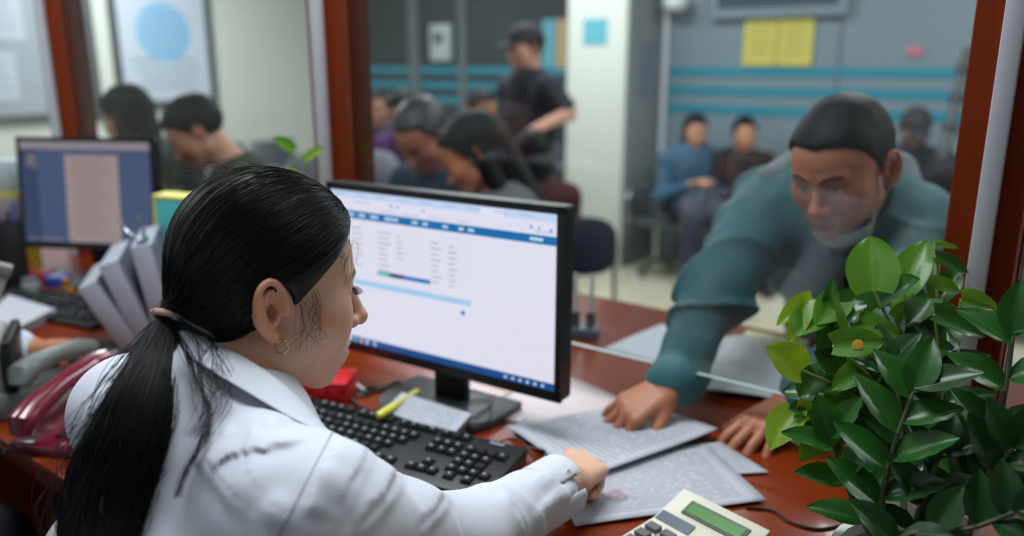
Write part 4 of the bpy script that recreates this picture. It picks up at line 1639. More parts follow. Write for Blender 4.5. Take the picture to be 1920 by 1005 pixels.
# hair falls slightly below the straight way round
dirs[..., 2] -= 0.16 * np.sin(math.pi * s_[..., 0]) * np.clip(1.2 - np.abs(z0)[:, None] * 6, 0, 1)
dirs /= np.linalg.norm(dirs, axis=2, keepdims=True)
D = dirs.reshape(-1, 3).astype(np.float32)
r = np.full(len(D), 0.20, dtype=np.float32)
hc0 = lambda P: hair_core(P) + 0.010 * np.exp(np.minimum((P[:, 1] - limit(P)) * 0.75, 0) / 0.012)
for _ in range(40):
    r -= 0.8 * hc0((cen + D * r[:, None]).astype(np.float32))
lift = np.repeat(rg.uniform(-0.0006, 0.0012, NS), K)
paths = (cen + D * (r + lift)[:, None]).reshape(NS, K, 3)
paths[:, :, :] += 0.0007 * np.sin(s_ * rg.uniform(4, 12, (NS, 1, 1)) + rg.uniform(0, 6, (NS, 1, 1)))
tt = s_ ** 6
paths = paths * (1 - tt) + end[:, None] * tt
ok = (earcut(paths.reshape(-1, 3).astype(np.float32)).reshape(NS, K).min(1) > -0.004)
paths = paths[ok]
wp = (paths.reshape(-1, 3) * W_S) @ wR.T + A(wH)
M_strand = mat('black hair strand', (8, 8, 9), 0.40, spec=0.38)
sv = strands(wp.reshape(-1, K, 3), 0.00042, 0.00030)
tag(link_mesh(np_mesh('hair_strands', [sv], M_strand, None, worg), 'hair_strands', wroot), kind='stuff')

# ponytail
PT = [(314, 600, 18), (300, 650, 38), (286, 705, 54), (268, 765, 70), (248, 825, 80), (220, 885, 82), (200, 945, 76), (188, 1005, 70), (180, 1070, 56), (176, 1130, 30)]
pc, pw, pd = [], [], []
dep = 0.80
for k, (x_, y_, w_) in enumerate(PT):
    rr = ray(x_, y_)
    t_ = march(shirt_f, CAMP, rr, 0.4, 1.3)
    t_ = (t_ / rr.length - 0.030) if t_ else dep
    dep = 0.806 if k == 0 else max(min(t_, dep + 0.004), dep - 0.035)
    pc.append(CAMP + rr * dep)
    pw.append(w_ * dep / 1493.0)
    pd.append((0.014, 0.019, 0.023, 0.026, 0.027, 0.027, 0.026, 0.025, 0.022, 0.016)[k])
_dp = np.array([(v - CAMP).dot(cw(0, _cp, -_sp)) for v in pc])
for _ in range(3):
    _dp[1:-1] = (_dp[:-2] + 2 * _dp[1:-1] + _dp[2:]) / 4
pc = [CAMP + ray(x_, y_) * float(d_) for (x_, y_, w_), d_ in zip(PT, _dp)]
pc, pw, pd = np.array([tuple(v) for v in pc]), np.array(pw), np.array(pd)
KT = 30
ts = np.linspace(0, len(PT) - 1, KT)


def cat(a, t):
    i = np.clip(t.astype(int), 0, len(a) - 2)
    u = t - i
    g = lambda j: a[np.clip(j, 0, len(a) - 1)]
    sh = (lambda x: x[:, None]) if a.ndim > 1 else (lambda x: x)
    p0_, p1_, p2_, p3_ = g(i - 1), g(i), g(i + 1), g(i + 2)
    u1 = sh(u)
    return 0.5 * (2 * p1_ + (p2_ - p0_) * u1 + (2 * p0_ - 5 * p1_ + 4 * p2_ - p3_) * u1 ** 2 + (3 * p1_ - p0_ - 3 * p2_ + p3_) * u1 ** 3)


C_, W2, D2 = cat(pc, ts), cat(pw, ts), cat(pd, ts)
tg = np.gradient(C_, axis=0)
tg /= np.linalg.norm(tg, axis=1, keepdims=True)
view = C_ - np.array([0, 0, CAM_H])
view /= np.linalg.norm(view, axis=1, keepdims=True)
RI = np.cross(view, tg)
RI /= np.linalg.norm(RI, axis=1, keepdims=True)
NO = np.cross(tg, RI)
cv, cf_ = [], []
for k in range(KT):
    for j in range(16):
        a_ = 2 * math.pi * j / 16
        cv.append(C_[k] + RI[k] * W2[k] * 0.93 * math.cos(a_) + NO[k] * D2[k] * 0.93 * math.sin(a_))
for k in range(KT - 1):
    for j in range(16):
        cf_.append((k * 16 + j, k * 16 + (j + 1) % 16, (k + 1) * 16 + (j + 1) % 16, (k + 1) * 16 + j))
pony = link_mesh(np_mesh('ponytail', [(np.array(cv), np.array(cf_))], M_hairw, None, worg), 'ponytail', wroot)
NP = 2600
th = rg.uniform(0, 2 * math.pi, NP)
ra = np.sqrt(rg.uniform(0.62, 1.0, NP))
aa, bb = ra * np.cos(th), ra * np.sin(th)
fl = rg.random(NP) < 0.035                                    # loose strands
wob = np.where(fl, 0.010, 0.0018)
ln = rg.uniform(0.72, 1.0, NP)
tq = np.linspace(0, 1, KT)[None] * ln[:, None] * (KT - 1)
i0 = np.clip(tq.astype(int), 0, KT - 2)
u_ = (tq - i0)[..., None]
lerp = lambda a: a[i0] * (1 - u_) + a[i0 + 1] * u_
P_ = lerp(C_) + lerp(RI) * (lerp(W2[:, None]) * aa[:, None, None]) + lerp(NO) * (lerp(D2[:, None]) * bb[:, None, None])
ph = rg.uniform(0, 6.28, (NP, 3))
fq = rg.uniform(2, 6, (NP, 3))
gr_ = np.linspace(0, 1, KT)[None, :, None]
P_ = P_ + wob[:, None, None] * gr_ * np.sin(fq[:, None, :] * gr_ * 2.2 + ph[:, None, :])
out = np.where(fl, rg.uniform(0.15, 0.95, NP), 0.0)
P_ = P_ + lerp(RI) * (out[:, None, None] * 0.022 * np.sin(math.pi * gr_ * 0.8) * np.sign(aa + 0.4)[:, None, None])
sv = strands(P_, 0.00042, 0.00022)
tag(link_mesh(np_mesh('strands', [sv], M_strand, None, worg), 'strands', pony), kind='stuff')
# curved loose lock on the right of the ponytail and fine hairs over the collar
fl_p = []
for k in range(62):
    lock = k < 26
    b0 = np.array(rg.normal(0, 1, 3)) * 0.004
    pts = [(318, 606), (350, 660), (372, 720), (392, 770), (384, 820), (350, 880), (330, 930)] if lock else [(335, 600), (360 + rg.uniform(0, 50), 640), (380 + rg.uniform(-10, 60), 690 + rg.uniform(-20, 20)), (390 + rg.uniform(-20, 50), 750), (380 + rg.uniform(-40, 30), 820)]
    sp_ = 5
    q_ = []
    for (x_, y_) in pts:
        x_ += rg.normal(0, sp_)
        y_ += rg.normal(0, sp_)
        rr = ray(x_, y_)
        t_ = march(shirt_f, CAMP, rr, 0.5, 1.1, 30)
        t_ = min((t_ / rr.length if t_ else 0.76), 0.80) - (0.014 if lock else 0.010)
        q_.append(np.array(tuple(CAMP + rr * t_)))
    q_ = np.array(q_)
    fl_p.append(cat(q_, np.linspace(0, len(q_) - 1, KT)))
sv = strands(np.array(fl_p), 0.00032, 0.00012)
tag(link_mesh(np_mesh('loose_hairs', [sv], M_strand, None, worg), 'loose_hairs', pony), kind='stuff')
# wisps at the temple, brow and crown
wis = []
for k in range(78):
    kind = (0, 2, 2, 0, 1, 2)[k % 6]
    if kind == 0:        # sideburn wisps
        a0 = np.array([0.076, 0.020 + rg.uniform(-.012, .012), 0.004 + rg.uniform(-.006, .012)])
        q_ = [a0, a0 + [0.002, 0.004 + rg.normal(0, .003), -0.014], a0 + [0.001, 0.006 + rg.normal(0, .005), -0.030 - rg.uniform(0, .012)], a0 + [-0.002, 0.004 + rg.normal(0, .008), -0.042 - rg.uniform(0, .02)]]
    elif kind == 1:      # forehead wisps
        zz = rg.uniform(0.045, 0.07)
        yy = np.interp(zz, LZ, LY)
        a0 = np.array([rg.uniform(0.045, 0.066), yy - 0.004, zz])
        q_ = [a0, a0 + [0.002, 0.006, -0.003], a0 + [0.003 + rg.normal(0, .002), 0.008 + rg.normal(0, .003), -0.012], a0 + [0.002, 0.004 + rg.normal(0, .004), -0.024 - rg.uniform(0, .015)]]
    else:                # short hairs standing off the crown
        a_ = rg.uniform(-0.6, 1.2)
        a0 = np.array([rg.normal(0, 0.03), -0.02 + 0.108 * math.sin(a_), 0.037 + 0.098 * math.cos(a_)])
        n_ = (a0 - [0, -0.02, 0.03])
        n_ = n_ / np.linalg.norm(n_)
        q_ = [a0 - n_ * 0.004, a0 + n_ * 0.002 + [0, -0.008, 0], a0 + n_ * rg.uniform(.002, .008) + [rg.normal(0, .005), -0.02, 0], a0 + n_ * rg.uniform(.0, .009) + [rg.normal(0, .01), -0.034, -0.002]]
    wis.append(cat(np.array(q_), np.linspace(0, 3, 14)))
wis = np.array(wis)
wv = (wis.reshape(-1, 3) * W_S) @ wR.T + A(wH)
tag(link_mesh(np_mesh('hair_wisps', [strands(wv.reshape(-1, 14, 3), 0.0002, 0.0001)], M_strand, None, worg), 'hair_wisps', wroot), kind='stuff')
# lashes of the right eye
ls = []
for k in range(26):
    x_ = 0.0185 + 0.026 * k / 25
    yb = 0.0885 - 5.5 * (x_ - 0.027) ** 2
    a0 = np.array([x_, yb, 0.0045 - 9 * (x_ - 0.031) ** 2])
    o_ = (x_ - 0.031) * 0.35
    ls.append(cat(np.array([a0, a0 + [o_ * .4, 0.003, 0.0005], a0 + [o_ * .8, 0.006, 0.002], a0 + [o_, 0.0085, 0.005]]), np.linspace(0, 3, 8)))
lv = np.concatenate([(np.array(ls) * [s_, 1, 1]).reshape(-1, 3) for s_ in (1, -1)]) * W_S @ wR.T + A(wH)
tag(link_mesh(np_mesh('eyelashes', [strands(lv.reshape(-1, 8, 3), 0.00028, 0.0001)], M_strand, None, worg), 'eyelashes', wroot), kind='stuff')
# hair tie: two pink elastic rings
tdir = (Vector(tuple(C_[2])) - tie).normalized()
M_pink = mat('pink elastic', (206, 160, 152), 0.7, bump=0.3, bscale=500)
q0 = tdir.to_track_quat('Z', 'Y').to_matrix().to_4x4()
for k, tl_ in enumerate((10, -9)):
    rq = Matrix.Translation(tie + tdir * (0.004 * k) - worg) @ q0 @ Matrix.Rotation(math.radians(tl_), 4, 'X')
    MB().tube([(0.0190 * math.cos(a_), 0.0165 * math.sin(a_), 0) for a_ in np.linspace(0, 2 * math.pi, 28)[:-1]], 0.0030, 8, closed=True, M=rq).build('hair_tie', M_pink, wroot, smooth=True)
# hoop earring with small stones
ec = Vector((0.0795, -0.001, -0.0475))
hp = [wl2w(ec + Vector((0.002 * math.sin(a_), 0.0062 * math.sin(a_), 0.0075 * math.cos(a_)))) - worg for a_ in np.linspace(0, 2 * math.pi, 25)[:-1]]
er = MB().tube(hp, 0.0009, 6, closed=True).build('earring', mat('gold metal', (196, 168, 120), 0.2, metal=1.0), wroot, smooth=True)
for k in range(2, 11, 2):
    MB().sphere(hp[k], 0.0015, 8, 6).build('stone', mat('clear stone', (225, 225, 225), 0.1, metal=0.6), er, smooth=True)

# office chair under the clerk
t = thing('office_chair', 'black office chair that the clerk in the white shirt sits on', 'chair', (whip.x, whip.y, 0.2))
MB().box((0, 0.04, 0.405), (0.46, 0.46, 0.07)).build('seat', M_blacksoft, t, bevel=0.02)
MB().box((0, 0, 0), (0.42, 0.05, 0.36), M=Matrix.Translation((0, -0.26, 0.66)) @ Matrix.Rotation(math.radians(8), 4, 'X')).build('backrest', M_blacksoft, t, bevel=0.02)
MB().tube([(0, -0.1, 0.37), (0, -0.28, 0.40), (0, -0.27, 0.56)], 0.02, 8).build('back_bracket', M_black, t, smooth=True)
MB().lathe([(0.026, 0.09), (0.026, 0.37)], 14).build('gas_column', M_black, t, smooth=True)
for k in range(5):
    a_ = k * 2 * math.pi / 5 + 0.3
    c_, s2 = math.cos(a_), math.sin(a_)
    MB().tube([(0, 0, 0.1), (0.28 * c_, 0.28 * s2, 0.06)], [0.024, 0.016], 8).build('foot_spoke', M_black, t, smooth=True)
    MB().sphere((0.28 * c_, 0.28 * s2, 0.027), 0.027, 10, 6).build('caster', M_black, t, smooth=True)
# ------------------------------------------------------------------ monitors
def emis(name, rgb, s=1.0):
    if name in MATS:
        return MATS[name]
    return mat(name, (8, 8, 8), 0.25, spec=0.3, emit=rgb, estr=s)


def monitor(name, label, loc, rz, W, H, zc, tilt, base_r, bezel=0.012, chin=0.018):
    t = thing(name, label, 'monitor', loc, rz)
    T = Matrix.Translation((0, 0, zc)) @ Matrix.Rotation(math.radians(-tilt), 4, 'X')
    pn = bpy.data.objects.new('panel', MB().box((0, 0.018, 0), (W, 0.034, H)).mesh('panel', M_black))
    COL.objects.link(pn)
    pn.parent = t
    pn.matrix_basis = T
    b = pn.modifiers.new('b', 'BEVEL')
    b.width, b.segments = 0.005, 2
    bz = MB()
    for c, d in (((0, -0.0005, H / 2 - bezel / 2), (W, 0.008, bezel)), ((0, -0.0005, -H / 2 + chin / 2), (W, 0.008, chin)), ((-W / 2 + bezel / 2, -0.0005, 0), (bezel, 0.008, H)), ((W / 2 - bezel / 2, -0.0005, 0), (bezel, 0.008, H))):
        bz.box(c, d)
    bz.build('bezel', mat('satin black bezel', (22, 23, 25), 0.35), pn)
    MB().box((0, 0.040, zc * 0.5 + 0.012), (0.072, 0.020, zc)).build('neck', M_black, t, bevel=0.004)
    pts = [(base_r * math.cos(a), 0.01 + 0.86 * base_r * math.sin(a)) for a in np.linspace(math.pi, 2 * math.pi, 22)]
    pts = [(x * 1.0, y if y > -base_r * .62 else -base_r * .62 - (abs(y) - base_r * .62) * 0.45) for x, y in pts] + [(base_r, 0.09), (-base_r, 0.09)]
    MB().prism(pts, 0.0, 0.016).build('base', mat('dark grey base', (72, 75, 80), 0.4), t, bevel=0.004)
    return t, pn


MX, MY = -0.925, 1.005
mt, mp = monitor('desk_monitor', 'black monitor with a bright web form in front of the clerk in white', (MX, MY, DK), math.radians(4), 0.515, 0.327, 0.242, 0.5, 0.125)
# neck stands on the base: rebuild proportions in place
SW, SH, SZ = 0.491, 0.296, 0.003


def ui(parent, name, rgb, x0, x1, y0, y1, lift, s=0.95, W=SW, H=SH, zc=SZ):
    """flat screen element; x,y are fractions from the screen's top left"""
    yl = -0.0046 - lift * 0.00012
    return ui_mesh([(x0, x1, y0, y1)], yl, W, H, zc).build(name, emis('glow %d %d %d' % rgb, rgb, s), parent)


def ui_mesh(rects, yl, W=SW, H=SH, zc=SZ):
    m = MB()
    for x0, x1, y0, y1 in rects:
        X0, X1, Z0, Z1 = -W / 2 + x0 * W, -W / 2 + x1 * W, zc + H / 2 - y1 * H, zc + H / 2 - y0 * H
        m.add([(X0, yl, Z0), (X1, yl, Z0), (X1, yl, Z1), (X0, yl, Z1)], [(0, 1, 2, 3)])
    return m


scr = ui(mp, 'screen', (226, 226, 243), 0, 1, 0, 1, 0)
ui(scr, 'tab_strip', (196, 216, 244), 0, 1, 0, 0.045, 1)
ui(scr, 'active_tab', (228, 232, 246), 0.70, 0.80, 0.008, 0.045, 2)
ui(scr, 'navigation_bar', (22, 110, 172), 0, 1, 0.122, 0.172, 1)
ui(scr, 'task_bar', (28, 78, 140), 0, 1, 0.955, 1, 1)
ui(scr, 'table_bar', (164, 206, 240), 0.02, 0.66, 0.565, 0.600, 1)
for nm, rgb, a, b in (('form_button', (84, 190, 180), 0.225, 0.285), ('form_button', (40, 60, 120), 0.285, 0.355), ('form_button', (66, 120, 200), 0.355, 0.42), ('form_button', (48, 112, 196), 0.42, 0.48)):
    ui(scr, nm, rgb, a, b, 0.485, 0.512, 2)
dm = MB()
cx, cz = -SW / 2 + 0.625 * SW, SZ + SH / 2 - 0.648 * SH
dm.add([(cx + 0.0045 * math.cos(a), -0.00485, cz + 0.0045 * math.sin(a)) for a in np.linspace(0, 2 * math.pi, 17)[:-1]], [tuple(range(16))])
dm.build('page_dot', emis('glow dot', (40, 110, 196)), scr)
rr = random.Random(5)
rects = []
for c, (a, b) in enumerate(((0.10, 0.16), (0.235, 0.30), (0.325, 0.36), (0.485, 0.54), (0.565, 0.60))):
    for k in range(8 if c != 2 else 5):
        y = 0.225 + 0.034 * k + 0.008 * c
        rects.append((a, a + (b - a) * rr.uniform(0.55, 1.0), y, y + 0.010))
tag(ui_mesh(rects, -0.0049).build('form_text', emis('glow text', (176, 178, 196)), scr), kind='stuff')
rects = []
for (a, b, n_) in ((0.17, 0.215, 7), (0.31, 0.45, 7), (0.55, 0.665, 8)):
    for k in range(n_):
        y = 0.221 + 0.034 * k
        rects += [(a, b, y, y + 0.002), (a, b, y + 0.024, y + 0.026)]
tag(ui_mesh(rects, -0.00485).build('form_lines', emis('glow line', (206, 208, 224)), scr), kind='stuff')
rects = [(x, x + rr.uniform(.02, .04), 0.138, 0.155) for x in (0.08, 0.14, 0.2, 0.27, 0.31, 0.40, 0.45, 0.54, 0.61, 0.65, 0.90, 0.93)] + [(x, x + .012, 0.972, 0.988) for x in (0.80, 0.83, 0.86, 0.89, 0.92, 0.95)]
tag(ui_mesh(rects, -0.0050).build('bar_text', emis('glow pale', (190, 214, 240)), scr), kind='stuff')
for k, (x, rgb) in enumerate(((0.03, (120, 200, 230)), (0.06, (235, 235, 240)), (0.09, (90, 190, 220)), (0.12, (230, 160, 190)), (0.15, (190, 210, 235)), (0.19, (140, 200, 235)))):
    ui(scr, 'task_icon', rgb, x, x + 0.016, 0.962, 0.993, 3)
for x, y, rgb in ((0.90, 0.075, (110, 130, 225)), (0.93, 0.078, (120, 180, 240)), (0.975, 0.082, (170, 90, 200)), (0.30, 0.058, (120, 120, 150)), (0.33, 0.058, (110, 130, 200)), (0.45, 0.062, (110, 140, 210))):
    ui(scr, 'browser_icon', rgb, x, x + 0.009, y, y + 0.016, 3)
rects = [(0.02 + 0.105 * k, 0.075 + 0.105 * k, 0.018, 0.026) for k in range(9)] + [(0.12, .2, .062, .07), (.25, .33, .1, .106), (.36, .44, .1, .106), (.47, .56, .1, .106), (.6, .66, .1, .106), (.92, .99, .1, .106)]
tag(ui_mesh(rects, -0.0050).build('browser_text', emis('glow browser text', (164, 186, 222)), scr), kind='stuff')

m2, p2 = monitor('desk_monitor', 'monitor on the left side of the counter showing a pinkish scanned page', (-2.30, 1.06, DK), math.radians(28.8), 0.42, 0.315, 0.265, 6, 0.105)
W2_, H2_ = 0.396, 0.285
s2 = ui_mesh([(0, 1, 0, 1)], -0.0046, W2_, H2_).build('screen', emis('glow slate', (76, 92, 126), 0.8), p2)
for nm, rgb, r_ in (('title_bar', (150, 140, 150), (0.0, 1, 0, 0.075)), ('side_panel', (60, 74, 104), (0, 0.13, 0.08, 1)), ('scanned_page', (166, 148, 146), (0.345, 0.755, 0.13, 0.99)), ('page_thumbnail', (150, 136, 136), (0.05, 0.12, 0.13, 0.26)), ('status_bar', (120, 118, 132), (0.02, 0.3, 0.955, 0.985))):
    ui_mesh([r_], -0.0048, W2_, H2_).build(nm, emis('glow %d %d %d' % rgb, rgb, 0.8), s2)
rects = []
for k in range(26):
    y = 0.17 + 0.03 * k
    rects.append((0.38 + rr.uniform(0, .03), rr.uniform(0.6, 0.72), y, y + 0.010))
tag(ui_mesh(rects, -0.0050, W2_, H2_).build('page_text', emis('glow brown text', (140, 124, 126), 0.8), s2), kind='stuff')


# ------------------------------------------------------------------ keyboards
def keyboard(label, x, y, rz, W=0.455, D=0.15):
    t = thing('keyboard', label, 'keyboard', (x, y, DK), rz)
    w, d = W / 2, D / 2
    b = MB()
    b.add([(-w, -d, 0), (w, -d, 0), (w, d, 0), (-w, d, 0), (-w, -d, 0.012), (w, -d, 0.012), (w, d, 0.024), (-w, d, 0.024)], [(3, 2, 1, 0), (4, 5, 6, 7), (0, 1, 5, 4), (1, 2, 6, 5), (2, 3, 7, 6), (3, 0, 4, 7)])
    b.build('case', mat('keyboard black', (24, 25, 28), 0.45), t, bevel=0.003)
    kb = MB()
    s = 0.0086
    kb.add([(-s, -s, 0), (s, -s, 0), (s, s, 0), (-s, s, 0), (-s * .78, -s * .78, .006), (s * .78, -s * .78, .006), (s * .78, s * .78, .006), (-s * .78, s * .78, .006)], [(4, 5, 6, 7), (0, 1, 5, 4), (1, 2, 6, 5), (2, 3, 7, 6), (3, 0, 4, 7)])
    me = kb.mesh('key', mat('key black', (23, 24, 26), 0.55, spec=0.3))
    pm = MB().box((0, 0, 0.0062), (0.0042, 0.005, 0.0004)).mesh('legend', mat('key legend', (150, 154, 160), 0.6))
    px_ = 0.0193
    rows_ = [(0.058, [0, 2, 3, 4, 5, 6.5, 7.5, 8.5, 9.5, 11, 12, 13, 14, 15.4, 16.4, 17.4]), (0.030, list(range(14)) + [15.4, 16.4, 17.4, 18.6, 19.6, 20.6, 21.6]), (0.0107, [i + .5 for i in range(13)] + [15.4, 16.4, 17.4, 18.6, 19.6, 20.6]),
             (-0.0086, [i + .7 for i in range(12)] + [18.6, 19.6, 20.6]), (-0.0279, [i + 1 for i in range(11)] + [16.4, 18.6, 19.6, 20.6, 21.6]), (-0.0472, [0, 1.4, 2.8, 9.8, 11, 12.2, 13.4, 15.4, 16.4, 17.4, 19, 20.6])]
    for ry, xs in rows_:
        zt = 0.012 + (ry + d) / D * 0.012
        for i in xs:
            k = link_mesh(me, 'key', t, Matrix.Translation((-w + 0.016 + i * px_, ry, zt)))
            if rr.random() < 0.8:
                link_mesh(pm, 'legend', k, Matrix.Translation((-0.0015, 0.0015, 0)))
    zt = 0.012 + (-0.0472 + d) / D * 0.012
    MB().box((-w + 0.016 + 6.3 * px_, -0.0472, zt + 0.003), (0.108, 0.014, 0.006)).build('space_bar', mat('key black', (30, 31, 34), 0.5), t, bevel=0.001)
    MB().box((w - 0.050, 0.064, 0.0243), (0.026, 0.005, 0.0006)).build('maker_mark', mat('key legend', (150, 154, 160), 0.6), t)
    MB().box((w - 0.062, 0.069, 0.0248), (0.004, 0.003, 0.0006)).build('led', mat('blue led', (40, 70, 190), 0.4, emit=(50, 90, 220), estr=0.6), t)
    return t


keyboard('black keyboard under the bright web form monitor', -0.893, 0.834, math.radians(9.8))
keyboard('black keyboard below the monitor with the scanned page', -2.135, 0.865, math.radians(12))


# ------------------------------------------------------------------ papers
def print_mat(name, lines, rgb=(174, 178, 188), dark=0.8, x0=0.1, x1=0.9, thresh=0.3):
    m = mat(name, rgb, 0.75)
    nt = m.node_tree
    b = nt.nodes['Principled BSDF']
    tc = nt.nodes.new('ShaderNodeTexCoord')
    sp = nt.nodes.new('ShaderNodeSeparateXYZ')
    nt.links.new(tc.outputs['Generated'], sp.inputs[0])

    def math_(op, a, b_):
        n = nt.nodes.new('ShaderNodeMath')
        n.operation = op
        for i, v in enumerate((a, b_)):
            if isinstance(v, (int, float)):
                n.inputs[i].default_value = v
            else:
                nt.links.new(v, n.inputs[i])
        return n.outputs[0]
    ml = math_('MULTIPLY', sp.outputs[1], lines)
    fr = math_('FRACT', ml, 0)
    on = math_('LESS_THAN', fr, thresh)
    nz = nt.nodes.new('ShaderNodeTexNoise')
    nz.inputs['Scale'].default_value = 1.0
    cb_ = nt.nodes.new('ShaderNodeCombineXYZ')
    nt.links.new(math_('MULTIPLY', sp.outputs[0], 26), cb_.inputs[0])
    nt.links.new(math_('MULTIPLY', math_('FLOOR', ml, 0), 7.3), cb_.inputs[1])
    nt.links.new(cb_.outputs[0], nz.inputs['Vector'])
    wd = math_('GREATER_THAN', nz.outputs[0], 0.42)
    on = math_('MULTIPLY', on, wd)
    for v, op, lim in ((sp.outputs[0], 'GREATER_THAN', x0), (sp.outputs[0], 'LESS_THAN', x1), (sp.outputs[1], 'GREATER_THAN', 0.08), (sp.outputs[1], 'LESS_THAN', 0.93)):
        on = math_('MULTIPLY', on, math_(op, v, lim))
    mx = nt.nodes.new('ShaderNodeMix')
    mx.data_type = 'RGBA'
    nt.links.new(on, mx.inputs[0])
    c = lin(rgb)
    mx.inputs[6].default_value = (*c, 1)
    mx.inputs[7].default_value = (*(v * dark * 0.55 for v in c), 1)
    nt.links.new(mx.outputs[2], b.inputs['Base Color'])
    return m


def paper(name, label, cat, corners, z, m, wav=0.003, curl=0.0, seed=0, group=None, n=14, lifts=None):
    """a sheet of paper lying between four corner points (x, y), in order; slightly wavy, its corners may lift"""
    c = [Vector((p[0], p[1], 0)) for p in corners]
    ctr = sum(c, Vector()) / 4
    u = (c[1] - c[0]).normalized()
    rz = math.atan2(u.y, u.x)
    Ri = Matrix.Rotation(-rz, 3, 'Z')
    r = np.random.default_rng(seed)
    kx, ky, ph = r.uniform(9, 26, 3), r.uniform(9, 26, 3), r.uniform(0, 6.28, 3)
    lifts = lifts or (0, 0, 0, 0)
    vs, fs = [], []
    for j in range(n + 1):
        for i in range(n + 1):
            a, b = i / n, j / n
            p = (c[0] * (1 - a) + c[1] * a) * (1 - b) + (c[3] * (1 - a) + c[2] * a) * b
            q = Ri @ (p - ctr)
            h = wav * (1 + sum(math.sin(kx[k] * q.x + ky[k] * q.y + ph[k]) for k in range(3)) / 3)
            cw_ = ((1 - a) * (1 - b), a * (1 - b), a * b, (1 - a) * b)
            h += sum(l * w ** 2.2 for l, w in zip(lifts, cw_))
            vs.append((q.x, q.y, h))
    for j in range(n):
        for i in range(n):
            k = j * (n + 1) + i
            fs.append((k, k + 1, k + n + 2, k + n + 1))
    o = MB().add(vs, fs).build(name, m, smooth=True, loc=(ctr.x, ctr.y, z), rz=rz)
    o.modifiers.new('thick', 'SOLIDIFY').thickness = 0.0006
    return tag(o, label, cat, group)


def xy(px, py, z=DK):
    v = at_z(px, py, z)
    return (v.x, v.y)


PM1 = print_mat('printed form', 30)
PM2 = print_mat('printed letter', 26, dark=0.95)
paper('paper_sheet', 'blank white sheet, painted with a reflected pink tint, lying by the right end of the monitor base', 'paper', [xy(900, 770), xy(1070, 838), xy(1165, 748), xy(1030, 690)], DK + 0.001, mat('white paper reflected pink', (186, 172, 174), 0.35), 0.0006, seed=1)  # white paper; the reflected pink tint is put into its colour
paper('paper_sheet', 'shaded printed sheet under the fingers of the customer, farthest right of the forms', 'paper', [xy(1190, 905), xy(1442, 890), xy(1352, 832), xy(1180, 850)], DK + 0.0015, PM2, 0.002, seed=2)
low = paper('paper_sheet', 'printed form with a round red stamp lying nearest the calculator', 'paper', [xy(1078, 992), xy(1436, 944), xy(1330, 842), xy(1030, 880)], DK + 0.004, PM1, 0.0018, seed=3)
paper('paper_sheet', 'curled printed sheet on top of the forms between the two people', 'paper', [xy(950, 812), xy(1098, 912), xy(1345, 826), xy(1205, 762)], DK + 0.009, PM2, 0.003, seed=4, lifts=(0.0, 0.004, 0.012, 0.0))
paper('paper_sheet', 'small grey folded slip beside the corner of the monitor base', 'paper', [xy(962, 806), xy(1000, 842), xy(1030, 820), xy(985, 790)], DK + 0.006, mat('grey slip', (176, 182, 194), 0.7), 0.002, seed=5)
st = MB()
sx_, sy_ = xy(1156, 938)
for rad_ in (0.013, 0.009):
    st.tube([(rad_ * math.cos(a), rad_ * math.sin(a), 0) for a in np.linspace(0, 2 * math.pi, 29)[:-1]], 0.0007, 4, closed=True)
st.box((0, 0, 0), (0.010, 0.002, 0.0004))
st.box((0.016, 0.006, 0), (0.03, 0.0012, 0.0004), rz=0.7)
so = st.build('stamp', mat('red stamp ink', (204, 150, 158), 0.8), low)
so.matrix_basis = Matrix.Rotation(-low.rotation_euler[2], 4, 'Z') @ Matrix.Translation((sx_ - low.location.x, sy_ - low.location.y, 0.0062))
# on the customers' side of the pane
paper('paper_sheet', 'large white sheet by the customer sleeve on the far side of the pane', 'paper', [xy(1130, 655), xy(1330, 705), xy(1400, 640), xy(1240, 608)], DK + 0.001, M_paper, 0.001, seed=6)
bag = paper('plastic_bag', 'crumpled white plastic bag of papers on the far side of the pane', 'bag', [xy(1296, 742), xy(1478, 762), xy(1520, 656), xy(1372, 644)], DK + 0.006, mat('white plastic film', (196, 204, 210), 0.3, bump=0.5, bscale=30), 0.009, seed=7, n=26)
paper('paper_sheet', 'pale yellow-green slip beyond the crumpled plastic bag', 'paper', [xy(1385, 642), xy(1508, 662), xy(1520, 640), xy(1400, 622)], DK + 0.002, mat('yellow green slip', (196, 204, 150), 0.7), 0.001, seed=8)
# left side
paper('paper_sheet', 'white sheet on the left counter beside the other clerk hand', 'paper', [xy(-60, 640), xy(30, 640), xy(106, 600), xy(20, 572)], DK + 0.028, M_paper, 0.001, seed=9)
t = thing('paper_pad', 'thick pad of white sheets under the loose sheet by the other clerk hand', 'paper pad', (xy(25, 612)[0], xy(25, 612)[1], DK), math.radians(30))
MB().box((0, 0, 0.013), (0.12, 0.15, 0.026)).build('sheets', M_paper, t, bevel=0.001)
t = thing('notebook', 'small dark notebook on the orange counter beside the grey telephone', 'notebook', (*xy(195, 657), DK), math.radians(20))
MB().box((0, 0, 0.006), (0.09, 0.06, 0.012)).build('cover', mat('dark cover', (44, 42, 44), 0.6), t, bevel=0.001)
MB().box((0.002, 0, 0.006), (0.088, 0.056, 0.009)).build('pages', M_paper, t)

